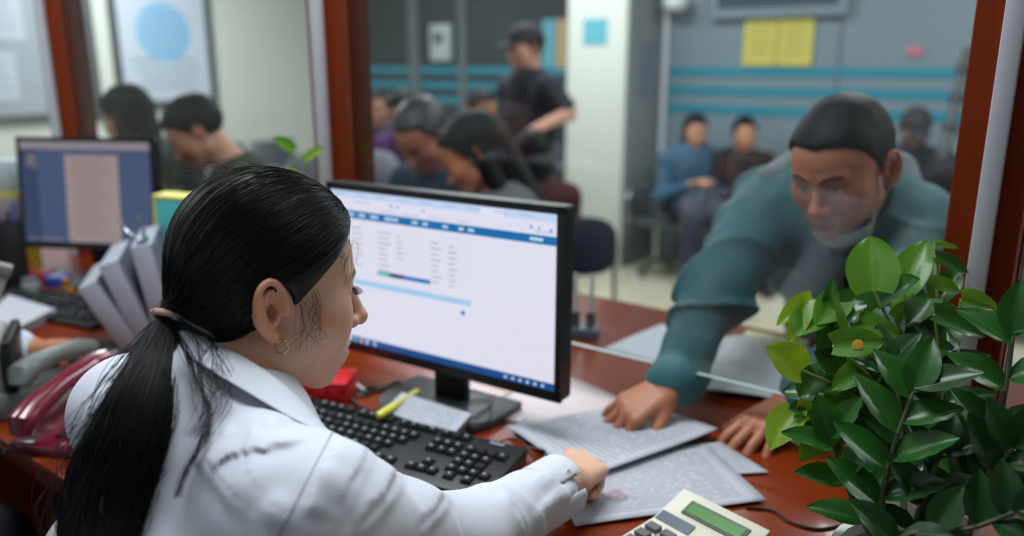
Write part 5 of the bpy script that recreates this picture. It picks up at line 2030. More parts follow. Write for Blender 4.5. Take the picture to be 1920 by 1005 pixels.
# ------------------------------------------------------------------ small things round the monitor base
t = thing('invoice_booklet', 'grey printed booklet leaning on the monitor base, yellow marker at its end', 'booklet', (-0.890, 0.935, DK + 0.003), math.radians(6))
TB = Matrix.Translation((0, 0, 0.026)) @ Matrix.Rotation(math.radians(16), 4, 'X') @ Matrix.Rotation(math.radians(3), 4, 'Y')
MB().box((0, 0, 0), (0.150, 0.056, 0.008), M=TB).build('pages', print_mat('booklet print', 9, (170, 175, 184)), t)
MB().box((0, 0, -0.005), (0.152, 0.058, 0.002), M=TB).build('back_cover', mat('brown card', (120, 88, 50), 0.7), t)
a_, b_ = at_z(710, 780, DK + 0.034), at_z(742, 760, DK + 0.036)
t = thing('highlighter', 'yellow highlighter pen beside the keyboard and the grey booklet', 'pen', tuple((a_ + b_) / 2))
d_ = (b_ - a_).normalized()
M_hl = mat('yellow marker', (212, 208, 70), 0.35)
MB().tube([d_ * -0.025, d_ * -0.021, d_ * 0.016], [0.005, 0.0078, 0.0078], 12).build('cap', M_hl, t, smooth=True)
MB().tube([d_ * 0.016, d_ * 0.085, d_ * 0.09], [0.0068, 0.0068, 0.004], 12).build('barrel', mat('pale marker body', (196, 188, 110), 0.4), t, smooth=True)
q0, q1 = xy(545, 757), xy(645, 754)
t = thing('red_box', 'red box with dark dots on the counter behind the clerk collar', 'box', ((q0[0] + q1[0]) / 2 - 0.015, (q0[1] + q1[1]) / 2 + 0.02, DK), math.radians(32))
M_red = mat('red card', (196, 22, 30), 0.5)
MB().box((0, 0, 0.021), (0.125, 0.075, 0.042)).build('carton', M_red, t, bevel=0.002)
MB().box((0, 0, 0.0435), (0.127, 0.077, 0.004)).build('lid', M_red, t, bevel=0.001)
dots = MB()
for k in range(4):
    for j in range(2):
        dots.lathe([(0.0045, 0), (0.0045, 0.0004), (0, 0.0005)], 10, M=Matrix.Translation((-0.045 + 0.03 * k + 0.012 * j, -0.0376, 0.013 + 0.017 * j)) @ Matrix.Rotation(math.pi / 2, 4, 'X'))
for k in range(4):
    for j in range(2):
        dots.lathe([(0.0045, 0), (0.0045, 0.0004), (0, 0.0005)], 10, (-0.045 + 0.03 * k + 0.012 * j, -0.018 + 0.036 * j, 0.0455))
tag(dots.build('dots', mat('dark red dots', (110, 12, 22), 0.5), t), kind='stuff')
a_, b_ = at_z(650, 706, DK + 0.006), at_z(680, 730, DK + 0.006)
t = thing('ball_pen', 'pale ball pen on the counter behind the red box', 'pen', tuple((a_ + b_) / 2))
d_ = (b_ - a_).normalized()
MB().tube([d_ * -0.06, d_ * 0.05], 0.0045, 10).build('barrel', mat('pale pen', (186, 190, 196), 0.3), t, smooth=True)
MB().tube([d_ * 0.05, d_ * 0.068], [0.0042, 0.001], 10).build('tip', M_black, t, smooth=True)


def cable(name, label, pts, r=0.0022, m=None, h=0.003):
    P3 = [at_z(x, y, DK + r + h) if not isinstance(z, float) else at_z(x, y, z) for x, y, *zz in pts for z in (zz or [None])]
    A_ = np.array([tuple(p) for p in P3])
    C2 = cat(A_, np.linspace(0, len(A_) - 1, len(A_) * 7))
    o = MB().tube([tuple(p) for p in C2], r, 6).build(name, m or M_black, smooth=True)
    return tag(o, label, 'cable')


cable('signal_cable', 'black signal cable coiled on the counter behind the highlighter', [(645, 705), (655, 745), (700, 772), (745, 752), (752, 715), (700, 735), (668, 742), (690, 728), (760, 730), (822, 722)], 0.0035, h=0.0)
cable('usb_cable', 'thin black cable crossing the monitor base and ending by the forms', [(875, 752, DK + .02), (925, 750, DK + .02), (888, 782, DK + .021), (920, 760, DK + .02), (912, 790, DK + .02), (866, 800, DK + .02), (905, 835, DK + .004), (960, 822, DK + .012), (985, 835, DK + .014), (1008, 868, DK + .014), (1022, 846, DK + .014), (990, 838, DK + .014)], 0.0018, h=0.0)
cable('red_cable', 'thin red and dark cable trailing from the forms toward the plant pot', [(1366, 955), (1364, 990), (1372, 1010)], 0.0016, mat('red cable', (150, 40, 44), 0.5), 0.0)
cable('black_cable', 'thin black cable trailing along the counter toward the plant pot', [(1400, 952), (1450, 958), (1480, 978), (1530, 992), (1580, 985)], 0.002, h=0.0)

# calculator
t = thing('calculator', 'cream desk calculator with a green display at the near edge of the counter', 'calculator', (-0.371, 0.852, DK), math.radians(-13))
cb_ = MB()
cb_.add([(-.07, -.095, 0), (.07, -.095, 0), (.07, .095, 0), (-.07, .095, 0), (-.07, -.095, .012), (.07, -.095, .012), (.07, .03, .018), (-.07, .03, .018), (.07, .095, .038), (-.07, .095, .038)],
        [(3, 2, 1, 0), (4, 5, 6, 7), (7, 6, 8, 9), (0, 1, 5, 4), (1, 2, 8, 6), (1, 6, 5), (3, 9, 8, 2), (0, 4, 7), (0, 7, 9, 3)])
cb_.build('casing', mat('cream plastic', (206, 204, 186), 0.4), t, bevel=0.003)
sl = math.atan2(0.020, 0.065)
TD = Matrix.Translation((0, 0.0675, 0.0305)) @ Matrix.Rotation(sl, 4, 'X')
MB().box((0.004, 0.0, 0.0), (0.094, 0.026, 0.002), M=TD).build('display_frame', mat('dark display frame', (30, 44, 30), 0.3), t)
MB().box((0.004, 0.0, 0.0008), (0.086, 0.019, 0.002), M=TD).build('display', mat('green display', (52, 116, 30), 0.25), t)
MB().box((-0.038, -0.032, -0.0008), (0.055, 0.018, 0.003), M=TD).build('solar_panel', mat('blue grey solar cell', (62, 78, 92), 0.3), t)
ky = MB().box((0, 0, 0.003), (0.018, 0.014, 0.006)).mesh('button', mat('grey button', (90, 94, 100), 0.5))
for j in range(5):
    for i in range(5):
        yy = -0.078 + 0.021 * j
        link_mesh(ky, 'button', t, Matrix.Translation((-0.05 + 0.025 * i, yy, 0.0125 + (yy + .095) / .125 * 0.006)))

# ------------------------------------------------------------------ left part of the counter
M_file = mat('paper edge white', (158, 162, 176), 0.8, bump=0.35, bscale=120, stretch=(14, 0.6, 0.6))
M_filed = mat('file side grey', (104, 108, 120), 0.7)
base = at_z(268, 632, DK)
for k, (lean, hgt, sh, lab) in enumerate(((25, 0.165, -0.046, 'thick white paper file leaning most, left one of the three'), (17, 0.205, -0.010, 'thick white paper file in the middle of the three leaning files'), (8, 0.235, 0.030, 'thick white paper file with a bulldog clip, the most upright'))):
    t = thing('paper_file', lab, 'file', (base.x + 0.015 + sh * 0.53, base.y + sh * 0.85 + 0.03, DK + 0.004), math.radians(56), 'leaning paper files')
    TL = Matrix.Translation((0, 0, 0.022 * math.sin(math.radians(lean)))) @ Matrix.Rotation(math.radians(-lean), 4, 'Y') @ Matrix.Translation((0, 0, hgt / 2))
    o = MB().box((0, 0.0, 0), (0.042, 0.22, hgt), M=TL).build('paper_block', M_file, t, bevel=0.001)
    MB().box((0.0225, 0.0, 0), (0.002, 0.222, hgt + 0.002), M=TL).build('cover_sheet', M_filed, t)
    if k == 2:
        c_ = MB()
        c_.add([(-0.024, -0.10, 0.1005), (0.026, -0.10, 0.1005), (0.006, -0.10, 0.1275), (-0.004, -0.10, 0.1275), (-0.024, -0.04, 0.1005), (0.026, -0.04, 0.1005), (0.006, -0.04, 0.1275), (-0.004, -0.04, 0.1275)], [(0, 1, 2, 3), (7, 6, 5, 4), (0, 3, 7, 4), (1, 5, 6, 2), (3, 2, 6, 7)], TL)
        c_.build('bulldog_clip', M_steel, t)
        for s_ in (-1, 1):
            w_ = [(0.001 + s_ * 0.004 + a_, b_, c2_ + 0.0155) for a_, b_, c2_ in ((0, -0.086, 0.112), (s_ * 0.012 - 0.007, -0.092, 0.135), (s_ * 0.012 - 0.013, -0.088, 0.155), (s_ * 0.012 - 0.013, -0.066, 0.160), (s_ * 0.012 - 0.011, -0.052, 0.152), (s_ * 0.012 - 0.007, -0.050, 0.135), (0, -0.056, 0.112))]
            MB().tube(w_, 0.0017, 6, M=TL).build('clip_wire', M_steel, t, smooth=True)
c0 = at_z(304, 600, DK)
t = thing('file_folder', 'teal file box with a yellow border standing behind the clerk head', 'folder', (c0.x, c0.y, DK), math.radians(30))
M_tf = mat('teal folder', (70, 168, 168), 0.5)
MB().box((0.125, 0.03, 0.155), (0.25, 0.06, 0.31), M=Matrix.Rotation(math.radians(3), 4, 'Y')).build('case', M_tf, t, bevel=0.003)
MB().box((0.122, 0.031, 0.312), (0.256, 0.064, 0.007), M=Matrix.Rotation(math.radians(3), 4, 'Y')).build('top_border', mat('yellow border', (206, 190, 60), 0.5), t)
MB().box((-0.002, 0.031, 0.157), (0.006, 0.064, 0.314), M=Matrix.Rotation(math.radians(3), 4, 'Y')).build('side_border', mat('yellow border', (206, 190, 60), 0.5), t)


def telephone(label, x, y, rz, body, hand_m, keys):
    t = thing('desk_telephone', label, 'telephone', (x, y, DK), rz)
    b = MB()
    b.add([(-.09, -.11, 0), (.09, -.11, 0), (.09, .11, 0), (-.09, .11, 0), (-.086, -.105, .022), (.086, -.105, .022), (.086, .105, .05), (-.086, .105, .05)], [(3, 2, 1, 0), (4, 5, 6, 7), (0, 1, 5, 4), (1, 2, 6, 5), (2, 3, 7, 6), (3, 0, 4, 7)])
    b.build('base', body, t, bevel=0.008)
    sl = math.atan2(0.028, 0.21)
    TT = Matrix.Translation((0, 0, 0.036)) @ Matrix.Rotation(sl, 4, 'X')
    MB().box((0.03, 0, 0.002), (0.09, 0.17, 0.004), M=TT).build('key_plate', keys, t, bevel=0.001)
    me = MB().box((0, 0, 0.003), (0.014, 0.010, 0.006)).mesh('phone_key', mat('phone key', (70, 72, 78), 0.5))
    for i in range(3):
        for j in range(5):
            link_mesh(me, 'phone_key', t, TT @ Matrix.Translation((0.005 + 0.024 * i, -0.07 + 0.022 * j, 0.004)))
    MB().box((0.03, 0.065, 0.006), (0.07, 0.026, 0.006), M=TT).build('display', mat('phone display', (72, 84, 80), 0.25), t)
    H_ = TT @ Matrix.Translation((-0.052, 0, 0.030))
    hs_ = MB().tube([(0, -0.108, -0.012), (0, -0.100, 0.006), (0, -0.07, 0.016), (0, 0.0, 0.021), (0, 0.07, 0.016), (0, 0.100, 0.006), (0, 0.108, -0.012)], [0.017, 0.025, 0.021, 0.0165, 0.021, 0.025, 0.017], 14, M=H_)
    hs_.build('handset', hand_m, t, smooth=True)
    co_ = [(-0.052 + 0.008 * math.cos(k * 1.1) - 0.02, -0.11 - 0.05 * math.sin(k / 60 * math.pi) + 0.0, 0.012 + 0.006 + 0.008 * math.sin(k * 1.1)) for k in range(60)]
    co_ = [(x_ - 0.03 * k / 60, y_ - .004 + 0.06 * (k / 60) * (k > 30) * 0, z_) for k, (x_, y_, z_) in enumerate(co_)]
    MB().tube(co_, 0.002, 5).build('coiled_cord', M_black, t, smooth=True)
    return t


PH1 = at_z(126, 742, DK + 0.06) + Vector((0.052 * 0.88, 0.052 * 0.47, 0))
PH2 = at_z(106, 700, DK + 0.05) - Vector((0.052 * 0.83, 0.052 * 0.56, 0))
M_mar = mat('maroon plastic', (104, 22, 40), 0.18, coat=0.5)
M_mard = mat('maroon plate', (70, 26, 36), 0.4)
M_gph = mat('grey green plastic', (126, 134, 130), 0.35)
telephone('maroon telephone with a glossy handset at the near edge of the counter', PH1.x, PH1.y, math.radians(28), M_mar, M_mar, M_mard)
telephone('grey telephone behind the maroon telephone on the counter', PH2.x, PH2.y, math.radians(214), M_gph, mat('grey handset', (104, 110, 108), 0.35), mat('grey plate', (86, 92, 90), 0.5))

# grey stamping device with a raised lever, at the left edge
dv = at_z(14, 775, DK)
t = thing('lever_stamp', 'grey desk stamping machine with a raised lever by the maroon telephone', 'machine', (dv.x - 0.05, dv.y + 0.0, DK), math.radians(62))
M_dev = mat('warm grey casing', (150, 150, 144), 0.4)
MB().box((0, 0, 0.012), (0.09, 0.16, 0.024)).build('foot_plate', M_black, t, bevel=0.004)
MB().box((0.042, 0, 0.08), (0.016, 0.15, 0.13)).build('side_cheek', M_black, t, bevel=0.004)
MB().box((-0.006, 0, 0.09), (0.078, 0.14, 0.12)).build('housing', M_dev, t, bevel=0.014, seg=3)
MB().box((0, 0, 0), (0.026, 0.02, 0.15), M=Matrix.Translation((0.016, -0.01, 0.19)) @ Matrix.Rotation(math.radians(22), 4, 'Y')).build('lever', M_dev, t, bevel=0.004)
MB().box((0, 0, 0), (0.032, 0.026, 0.022), M=Matrix.Translation((0.046, -0.01, 0.262)) @ Matrix.Rotation(math.radians(22), 4, 'Y')).build('lever_grip', mat('grey grip', (118, 118, 114), 0.5), t, bevel=0.003)

# cluster under and beside the far monitor
def tin(name, label, cat, px, py, z, parts, rz=0.0):
    v = at_z(px, py, DK)
    t = thing(name, label, cat, (v.x, v.y, DK), rz)
    for nm, m, mb in parts:
        mb.build(nm, m, t, bevel=0.002)
    return t


tin('stamp_pad', 'red stamp pad under the far monitor', 'stamp pad', 75, 528, 0, [('case', mat('red plastic', (170, 40, 30), 0.4), MB().box((0, 0, .012), (.07, .06, .024))), ('lid', mat('dark red lid', (130, 26, 24), 0.4), MB().box((0, 0, .028), (.072, .062, .008)))], .5)
tin('tape_roll', 'blue roll of tape under the far monitor', 'tape', 110, 534, 0, [('roll', mat('blue tape', (40, 70, 160), 0.35), MB().lathe([(.018, 0), (.034, 0), (.034, .03), (.018, .03), (.018, 0)], 24)), ('core', M_paper, MB().lathe([(.016, 0), (.018, 0), (.018, .031), (.016, .031), (.016, 0)], 20))])
tin('brass_stamp', 'small brass coloured stamp under the far monitor', 'stamp', 126, 548, 0, [('foot', mat('brass', (196, 150, 60), 0.3, metal=0.8), MB().box((0, 0, .008), (.04, .025, .016))), ('handle', mat('brass', (196, 150, 60), 0.3, metal=0.8), MB().lathe([(.006, .016), (.009, .03), (.011, .04), (0, .046)], 12))])
tin('glass_jar', 'small clear jar beside the brass stamp', 'jar', 62, 560, 0, [('jar', mat('dull glass', (120, 124, 124), 0.15), MB().lathe([(.02, 0), (.024, .005), (.024, .045), (.018, .05)], 18)), ('lid', M_alu, MB().lathe([(.02, .05), (.02, .06), (0, .061)], 18))])
t = tin('pen_holder', 'tall black pen holder left of the far monitor', 'pen holder', 30, 548, 0, [('cup', M_black, MB().lathe([(0, 0), (.036, 0), (.042, .005), (.04, .20), (.036, .20), (.034, .012), (0, .012)], 20))])
for k in range(4):
    MB().tube([(0.012 * math.cos(k * 1.7), 0.012 * math.sin(k * 1.7), 0.014), (0.03 * math.cos(k * 1.7), 0.03 * math.sin(k * 1.7), 0.235 + 0.012 * k)], 0.004, 8).build('pen', [M_black, mat('blue tape', (40, 70, 160), 0.35), M_black, mat('red plastic', (170, 40, 30), 0.4)][k], t, smooth=True)
v = at_z(0, 520, DK)
t = thing('snack_packet', 'yellow and white printed packet left of the far monitor', 'packet', (v.x - 0.02, v.y + 0.05, DK), math.radians(33))
MB().box((0, 0, 0.07), (0.15, 0.07, 0.14)).build('packet', mat('yellow packet', (176, 150, 36), 0.45, var=0.2, vscale=20), t, bevel=0.012)
MB().box((0, 0, 0.19), (0.152, 0.072, 0.10)).build('upper_band', mat('grey violet band', (140, 132, 140), 0.5), t, bevel=0.01)
MB().box((0, 0, 0.246), (0.15, 0.06, 0.012)).build('yellow_rim', mat('yellow border', (206, 190, 60), 0.5), t)
MB().box((0, 0, 0.30), (0.13, 0.05, 0.096)).build('white_sachet', mat('pale sachet', (176, 196, 196), 0.5), t, bevel=0.006)
MB().box((-0.055, -0.037, 0.03), (0.03, 0.004, 0.05)).build('red_label', mat('red card', (196, 22, 30), 0.5), t)

# ------------------------------------------------------------------ the other clerk (mostly beyond the left edge)
WL2 = at_z(52, 655, 1.03)
figure('person', 'other clerk beyond the left edge, only the hand resting by the grey telephone shows', Vector((-1.56, 0.33, 1.40)), Vector((-0.2, 1, -0.2)), Vector((-1.55, 0.27, 1.25)), Vector((-1.73, 0.24, 1.19)), Vector((-1.37, 0.24, 1.19)),
       Vector((-1.80, 0.37, 1.03)), Vector((-1.40, 0.22, 0.97)), WL2, Vector((-1.60, 0.22, 0.86)), Vector((-1.55, 0.06, 0.76)), Vector((-1.65, 0.42, 0.76)), Vector((-1.45, 0.42, 0.76)), Vector((-1.65, 0.44, 0.28)), Vector((-1.45, 0.44, 0.28)),
       top=(190, 196, 208), bottom=(26, 28, 34), skin=(178, 118, 88), hair='long', fem=True, res=0.008, base=(-1.55, 0.06, 0.2), hargs=dict(length=0.2), fine=0.004,
       hl=dict(d=at_z(165, 640, 0.985) - WL2, n=(0, -0.2, 1), t=cw(0.7, -0.5, 0), curls=((22, 26, 18), (20, 24, 16), (22, 26, 16), (26, 28, 18)), spread=4, tout=0.4))
t = thing('office_chair', 'black office chair of the other clerk, in the lower left corner below the telephones', 'chair', (-1.55, 0.06, 0.2))
MB().box((0, 0.04, 0.405), (0.46, 0.46, 0.07)).build('seat', M_blacksoft, t, bevel=0.02)
MB().box((0, 0, 0), (0.42, 0.05, 0.42), M=Matrix.Translation((0, -0.27, 0.72)) @ Matrix.Rotation(math.radians(8), 4, 'X')).build('backrest', M_blacksoft, t, bevel=0.02)
MB().tube([(0, -0.1, 0.37), (0, -0.28, 0.40), (0, -0.27, 0.56)], 0.02, 8).build('back_bracket', M_black, t, smooth=True)
for s_ in (-1, 1):
    MB().box((s_ * 0.29, 0.10, 0.70), (0.06, 0.26, 0.03)).build('armrest', mat('warm grey casing', (150, 150, 144), 0.4), t, bevel=0.012)
    MB().tube([(s_ * 0.20, 0.06, 0.39), (s_ * 0.28, 0.07, 0.42), (s_ * 0.29, 0.08, 0.69)], 0.015, 8).build('arm_bracket', M_steel, t, smooth=True)
MB().lathe([(0.026, 0.09), (0.026, 0.37)], 14).build('gas_column', M_black, t, smooth=True)
for k in range(5):
    a_ = k * 2 * math.pi / 5 + 0.3
    c_, s2_ = math.cos(a_), math.sin(a_)
    MB().tube([(0, 0, 0.1), (0.28 * c_, 0.28 * s2_, 0.06)], [0.024, 0.016], 8).build('foot_spoke', M_black, t, smooth=True)
    MB().sphere((0.28 * c_, 0.28 * s2_, 0.027), 0.027, 10, 6).build('caster', M_black, t, smooth=True)

# navy chair and desk pen stand on the public side
v = at_d(1072, 462, 3.5)
t = thing('visitor_chair', 'navy visitor chair with a rounded back between monitor and cream column', 'chair', (v.x, v.y, 0), math.radians(40))
M_navy = mat('navy vinyl', (18, 24, 48), 0.45)
bp_ = [(0.2 * math.copysign(abs(math.cos(a)) ** 0.6, math.cos(a)), 0.13 * math.copysign(abs(math.sin(a)) ** 0.6, math.sin(a))) for a in np.linspace(0, 2 * math.pi, 33)[:-1]]
MB().prism(bp_, -0.015, 0.015, M=Matrix.Translation((0, 0, v.z)) @ Matrix.Rotation(math.radians(80), 4, 'X')).build('backrest', M_navy, t, bevel=0.006)
MB().box((0, -0.24, 0.445), (0.42, 0.42, 0.04)).build('seat', M_navy, t, bevel=0.014)
for s_ in (-1, 1):
    MB().tube([(s_ * 0.19, 0.02, v.z + 0.06), (s_ * 0.2, 0.0, 0.44), (s_ * 0.2, -0.42, 0.0)], 0.011, 8).build('front_leg', M_steel, t, smooth=True)
    MB().tube([(s_ * 0.18, -0.38, 0.42), (s_ * 0.18, 0.1, 0.0)], 0.011, 8).build('rear_leg', M_steel, t, smooth=True)
v = at_z(1092, 630, DK)
t = thing('pen_stand', 'grey twin pen stand on the counter behind the right edge of the monitor', 'pen stand', (v.x, v.y, DK), 0.4)
MB().box((0, 0, 0.012), (0.075, 0.05, 0.024)).build('base', mat('slate base', (96, 100, 112), 0.4), t, bevel=0.004)
for s_ in (-1, 1):
    MB().lathe([(0.011, 0.024), (0.011, 0.06), (0.007, 0.06), (0.007, 0.03)], 12, (s_ * 0.018, 0, 0)).build('socket', mat('slate socket', (66, 70, 82), 0.4), t, smooth=True)
    MB().tube([(s_ * 0.018, 0, 0.03), (s_ * 0.02, 0.006, 0.15)], [0.0048, 0.0042], 8).build('pen', mat('pale pen', (186, 190, 196), 0.3), t, smooth=True)
# ------------------------------------------------------------------ plants
def leaf_mesh(name, kind, m, seed=0, n=9):
    """a leaf of unit length along +y from its base, folded along the midrib and curled"""
    r = random.Random(seed)
    vs, fs = [], []
    nx = 6
    curl = r.uniform(0.1, 0.5)
    fold = r.uniform(0.10, 0.25)
    for j in range(n + 1):
        t = j / n
        if kind == 'heart':
            w = 0.42 * (math.sin(math.pi * min(1, (t + 0.10) / 1.10) ** 0.74)) ** 0.62
            if t > 0.93:
                w *= (1 - t) / 0.07 * 0.9
            ys = t - 0.0
        else:
            w = 0.30 * math.sin(math.pi * (t * 0.97 + 0.015) ** 0.82) ** 0.8
            ys = t
        for i in range(nx + 1):
            a = (i / nx - 0.5) * 2
            x = a * w
            back = -0.10 * abs(a) ** 1.5 * max(0, 1 - t * 5) if kind == 'heart' else 0
            z = abs(x) * fold * 2 - curl * t * t * 0.35 + 0.035 * math.sin(a * 5 + t * 7 + seed) * abs(a) * (1 if kind == 'heart' else 0.4)
            z += 0.012 * math.sin(t * 26) * abs(a) * (kind != 'heart')
            vs.append((x, ys + back, z))
    for j in range(n):
        for i in range(nx):
            k = j * (nx + 1) + i
            fs.append((k, k + 1, k + nx + 2, k + nx + 1))
    me = MB().add(vs, fs).mesh(name, m, smooth=True)
    return me


def leaf_mat(name, rgb, rough, coat, trans_rgb, tw=0.3):
    m = mat(name, rgb, rough, coat=coat, var=0.16, vscale=5, spec=0.35)
    nt = m.node_tree
    b = nt.nodes['Principled BSDF']
    out = nt.nodes['Material Output']
    # thin blade: some light comes through
    tr = nt.nodes.new('ShaderNodeBsdfTranslucent')
    tr.inputs['Color'].default_value = (*lin(trans_rgb), 1)
    mx = nt.nodes.new('ShaderNodeMixShader')
    mx.inputs[0].default_value = tw
    nt.links.new(b.outputs[0], mx.inputs[1])
    nt.links.new(tr.outputs[0], mx.inputs[2])
    nt.links.new(mx.outputs[0], out.inputs['Surface'])
    # slightly paler midrib and side veins that belong to the leaf
    tc = nt.nodes.new('ShaderNodeTexCoord')
    sx = nt.nodes.new('ShaderNodeSeparateXYZ')
    nt.links.new(tc.outputs['Object'], sx.inputs[0])
    ab = nt.nodes.new('ShaderNodeMath')
    ab.operation = 'ABSOLUTE'
    nt.links.new(sx.outputs[0], ab.inputs[0])
    lt = nt.nodes.new('ShaderNodeMapRange')
    lt.inputs['From Min'].default_value = 0.008
    lt.inputs['From Max'].default_value = 0.03
    lt.inputs['To Min'].default_value = 0.3
    lt.inputs['To Max'].default_value = 0.0
    nt.links.new(ab.outputs[0], lt.inputs['Value'])
    mc = nt.nodes.new('ShaderNodeMix')
    mc.data_type = 'RGBA'
    src = b.inputs['Base Color'].links[0].from_socket
    nt.links.new(lt.outputs[0], mc.inputs[0])
    nt.links.new(src, mc.inputs[6])
    mc.inputs[7].default_value = (*(min(1, v * 2.0) for v in lin(rgb)), 1)
    nt.links.new(mc.outputs[2], b.inputs['Base Color'])
    return m


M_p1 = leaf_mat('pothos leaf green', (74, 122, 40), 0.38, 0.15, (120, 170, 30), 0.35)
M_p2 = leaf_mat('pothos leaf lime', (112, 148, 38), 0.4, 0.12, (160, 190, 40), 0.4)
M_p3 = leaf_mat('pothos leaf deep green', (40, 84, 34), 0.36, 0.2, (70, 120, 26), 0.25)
M_z = leaf_mat('waxy leaf dark green', (20, 58, 20), 0.34, 0.05, (36, 96, 16), 0.14)
M_z2 = leaf_mat('waxy leaf mid green', (32, 80, 26), 0.34, 0.05, (56, 120, 20), 0.18)
HL = {k: [leaf_mesh('leaf', 'heart', m, s) for s in range(4)] for k, m in (('g', M_p1), ('l', M_p2), ('d', M_p3))}
ZL = {k: [leaf_mesh('leaf', 'zz', m, s) for s in range(4)] for k, m in (('z', M_z), ('m', M_z2))}
M_stem = mat('pale green stem', (120, 134, 62), 0.5)
M_stemd = mat('dark green stem', (64, 74, 44), 0.5)
lr = random.Random(11)


def leaf_matrix(base, tip, width, nrm, org):
    """unit leaf laid from base to tip; nrm is where the upper face looks"""
    y = tip - base
    L = y.length
    y = y.normalized()
    z = (nrm - y * nrm.dot(y)).normalized()
    x = y.cross(z)
    M = Matrix(((x.x, y.x, z.x, 0), (x.y, y.y, z.y, 0), (x.z, y.z, z.z, 0), (0, 0, 0, 1)))
    return Matrix.Translation(base - org) @ M @ Matrix.Diagonal((width, L, (width + L) / 2 * 0.9, 1))


def add_leaf(par, pool, base, tip, w, nrm, org, kind):
    unit = 0.88 if kind == 'heart' else 0.60
    return link_mesh(lr.choice(pool), 'leaf', par, leaf_matrix(base, tip, w / unit, nrm, org))


def pot(t, r, h, m):
    MB().lathe([(0, 0.004), (r * 0.72, 0), (r * 0.76, 0.004), (r * 0.96, h * 0.9), (r * 1.04, h * 0.9), (r * 1.04, h), (r * 0.93, h), (r * 0.9, h * 0.86), (0, h * 0.86)], 28).build('pot', m, t, smooth=True)
    MB().lathe([(0, h * 0.9), (r * 0.9, h * 0.87)], 20).build('soil', mat('dark soil', (44, 34, 28), 0.95, bump=0.6, bscale=90), t)


# trailing pothos beside the right post, rooted in a white pot
PO = Vector((-0.115, 1.045, DK))
pt = thing('potted_pothos', 'potted pothos with heart-shaped light green leaves before the right post', 'plant', tuple(PO))
pot(pt, 0.062, 0.10, mat('white ceramic', (206, 206, 200), 0.3))
crown_ = PO + Vector((0, 0, 0.09))
L_ = [  # base px, tip px, depth at base, at tip, width m, material, stem start px
    ((1638, 545), (1632, 440), 1.00, 1.02, 0.067, 'g'), ((1692, 548), (1738, 446), 1.02, 1.03, 0.048, 'g'), ((1524, 560), (1456, 606), 1.03, 1.02, 0.030, 'l'), ((1512, 566), (1480, 648), 1.02, 1.0, 0.028, 'l'),
    ((1502, 694), (1442, 648), 0.99, 0.98, 0.048, 'l'), ((1490, 772), (1442, 838), 0.99, 0.97, 0.046, 'l'), ((1562, 648), (1658, 640), 0.95, 0.94, 0.040, 'g'), ((1548, 665), (1562, 518), 1.0, 1.0, 0.030, 'd'),
    ((1582, 618), (1564, 552), 0.97, 0.97, 0.012, 'g'), ((1802, 560), (1876, 580), 0.97, 0.97, 0.030, 'g'), ((1752, 590), (1853, 628), 0.95, 0.94, 0.034, 'd'), ((1752, 478), (1818, 512), 1.05, 1.04, 0.020, 'd'),
    ((1738, 530), (1806, 545), 1.02, 1.02, 0.024, 'g'), ((1752, 458), (1798, 464), 1.06, 1.06, 0.010, 'g'), ((1745, 560), (1700, 610), 1.0, 0.98, 0.04, 'd'), ((1610, 600), (1690, 632), 0.99, 0.97, 0.030, 'g'),
    ((1520, 820), (1505, 752), 1.0, 0.98, 0.050, 'l'), ((1530, 700), (1500, 742), 1.01, 1.0, 0.04, 'd'), ((1600, 560), (1520, 600), 1.04, 1.03, 0.036, 'd'), ((1560, 800), (1500, 860), 0.99, 0.97, 0.040, 'g'),
    ((1700, 660), (1790, 650), 0.97, 0.95, 0.036, 'd'), ((1620, 690), (1560, 730), 0.98, 0.96, 0.034, 'g'), ((1760, 560), (1800, 500), 1.04, 1.05, 0.036, 'd'), ((1680, 600), (1730, 570), 1.0, 1.0, 0.032, 'g'), ((1575, 690), (1530, 660), 1.0, .99, 0.036, 'd'),
    ((1640, 580), (1600, 520), 1.05, 1.06, 0.05, 'd'), ((1720, 640), (1770, 590), 1.0, 1.0, 0.05, 'd'), ((1600, 740), (1540, 790), 0.98, 0.96, 0.045, 'g')]
for (b, tp, db, dt, w, k) in L_:
    B_, T_ = at_d(*b, db), at_d(*tp, dt)
    nrm = (Vector((0, 0, CAM_H)) - B_).normalized() + Vector((0, 0, 0.5)) + Vector((lr.uniform(-.25, .25), lr.uniform(-.25, .25), 0))
    lf = add_leaf(pt, HL[k], B_, T_, w, nrm, PO, 'heart')
    if b == (1562, 648):
        sp_ = MB()
        c_ = at_d(1608, 646, 0.938)
        tc_ = (Vector((0, 0, CAM_H)) - c_).to_track_quat('Z', 'Y').to_matrix().to_4x4()
        sp_.lathe([(0.0015, 0.0004), (0.006, 0.0002), (0.0062, 0.0)], 14)
        o_ = sp_.build('yellow_spot', mat('yellow leaf spot', (196, 150, 48), 0.6), lf)
        o_.matrix_basis = lf.matrix_basis.inverted() @ (Matrix.Translation(c_ - PO) @ tc_)
    mid = crown_.lerp(B_, 0.55) + Vector((0, 0, 0.03))
    c0_ = crown_ + Vector((lr.uniform(-.03, .03), lr.uniform(-.03, .03), 0))
    q_ = cat(np.array([tuple(c0_ - PO), tuple(mid - PO), tuple(B_ - PO)]), np.linspace(0, 2, 9))
    MB().tube([tuple(v) for v in q_], [0.0026] * 5 + [0.002] * 4, 6).build('petiole', M_stem, pt, smooth=True)
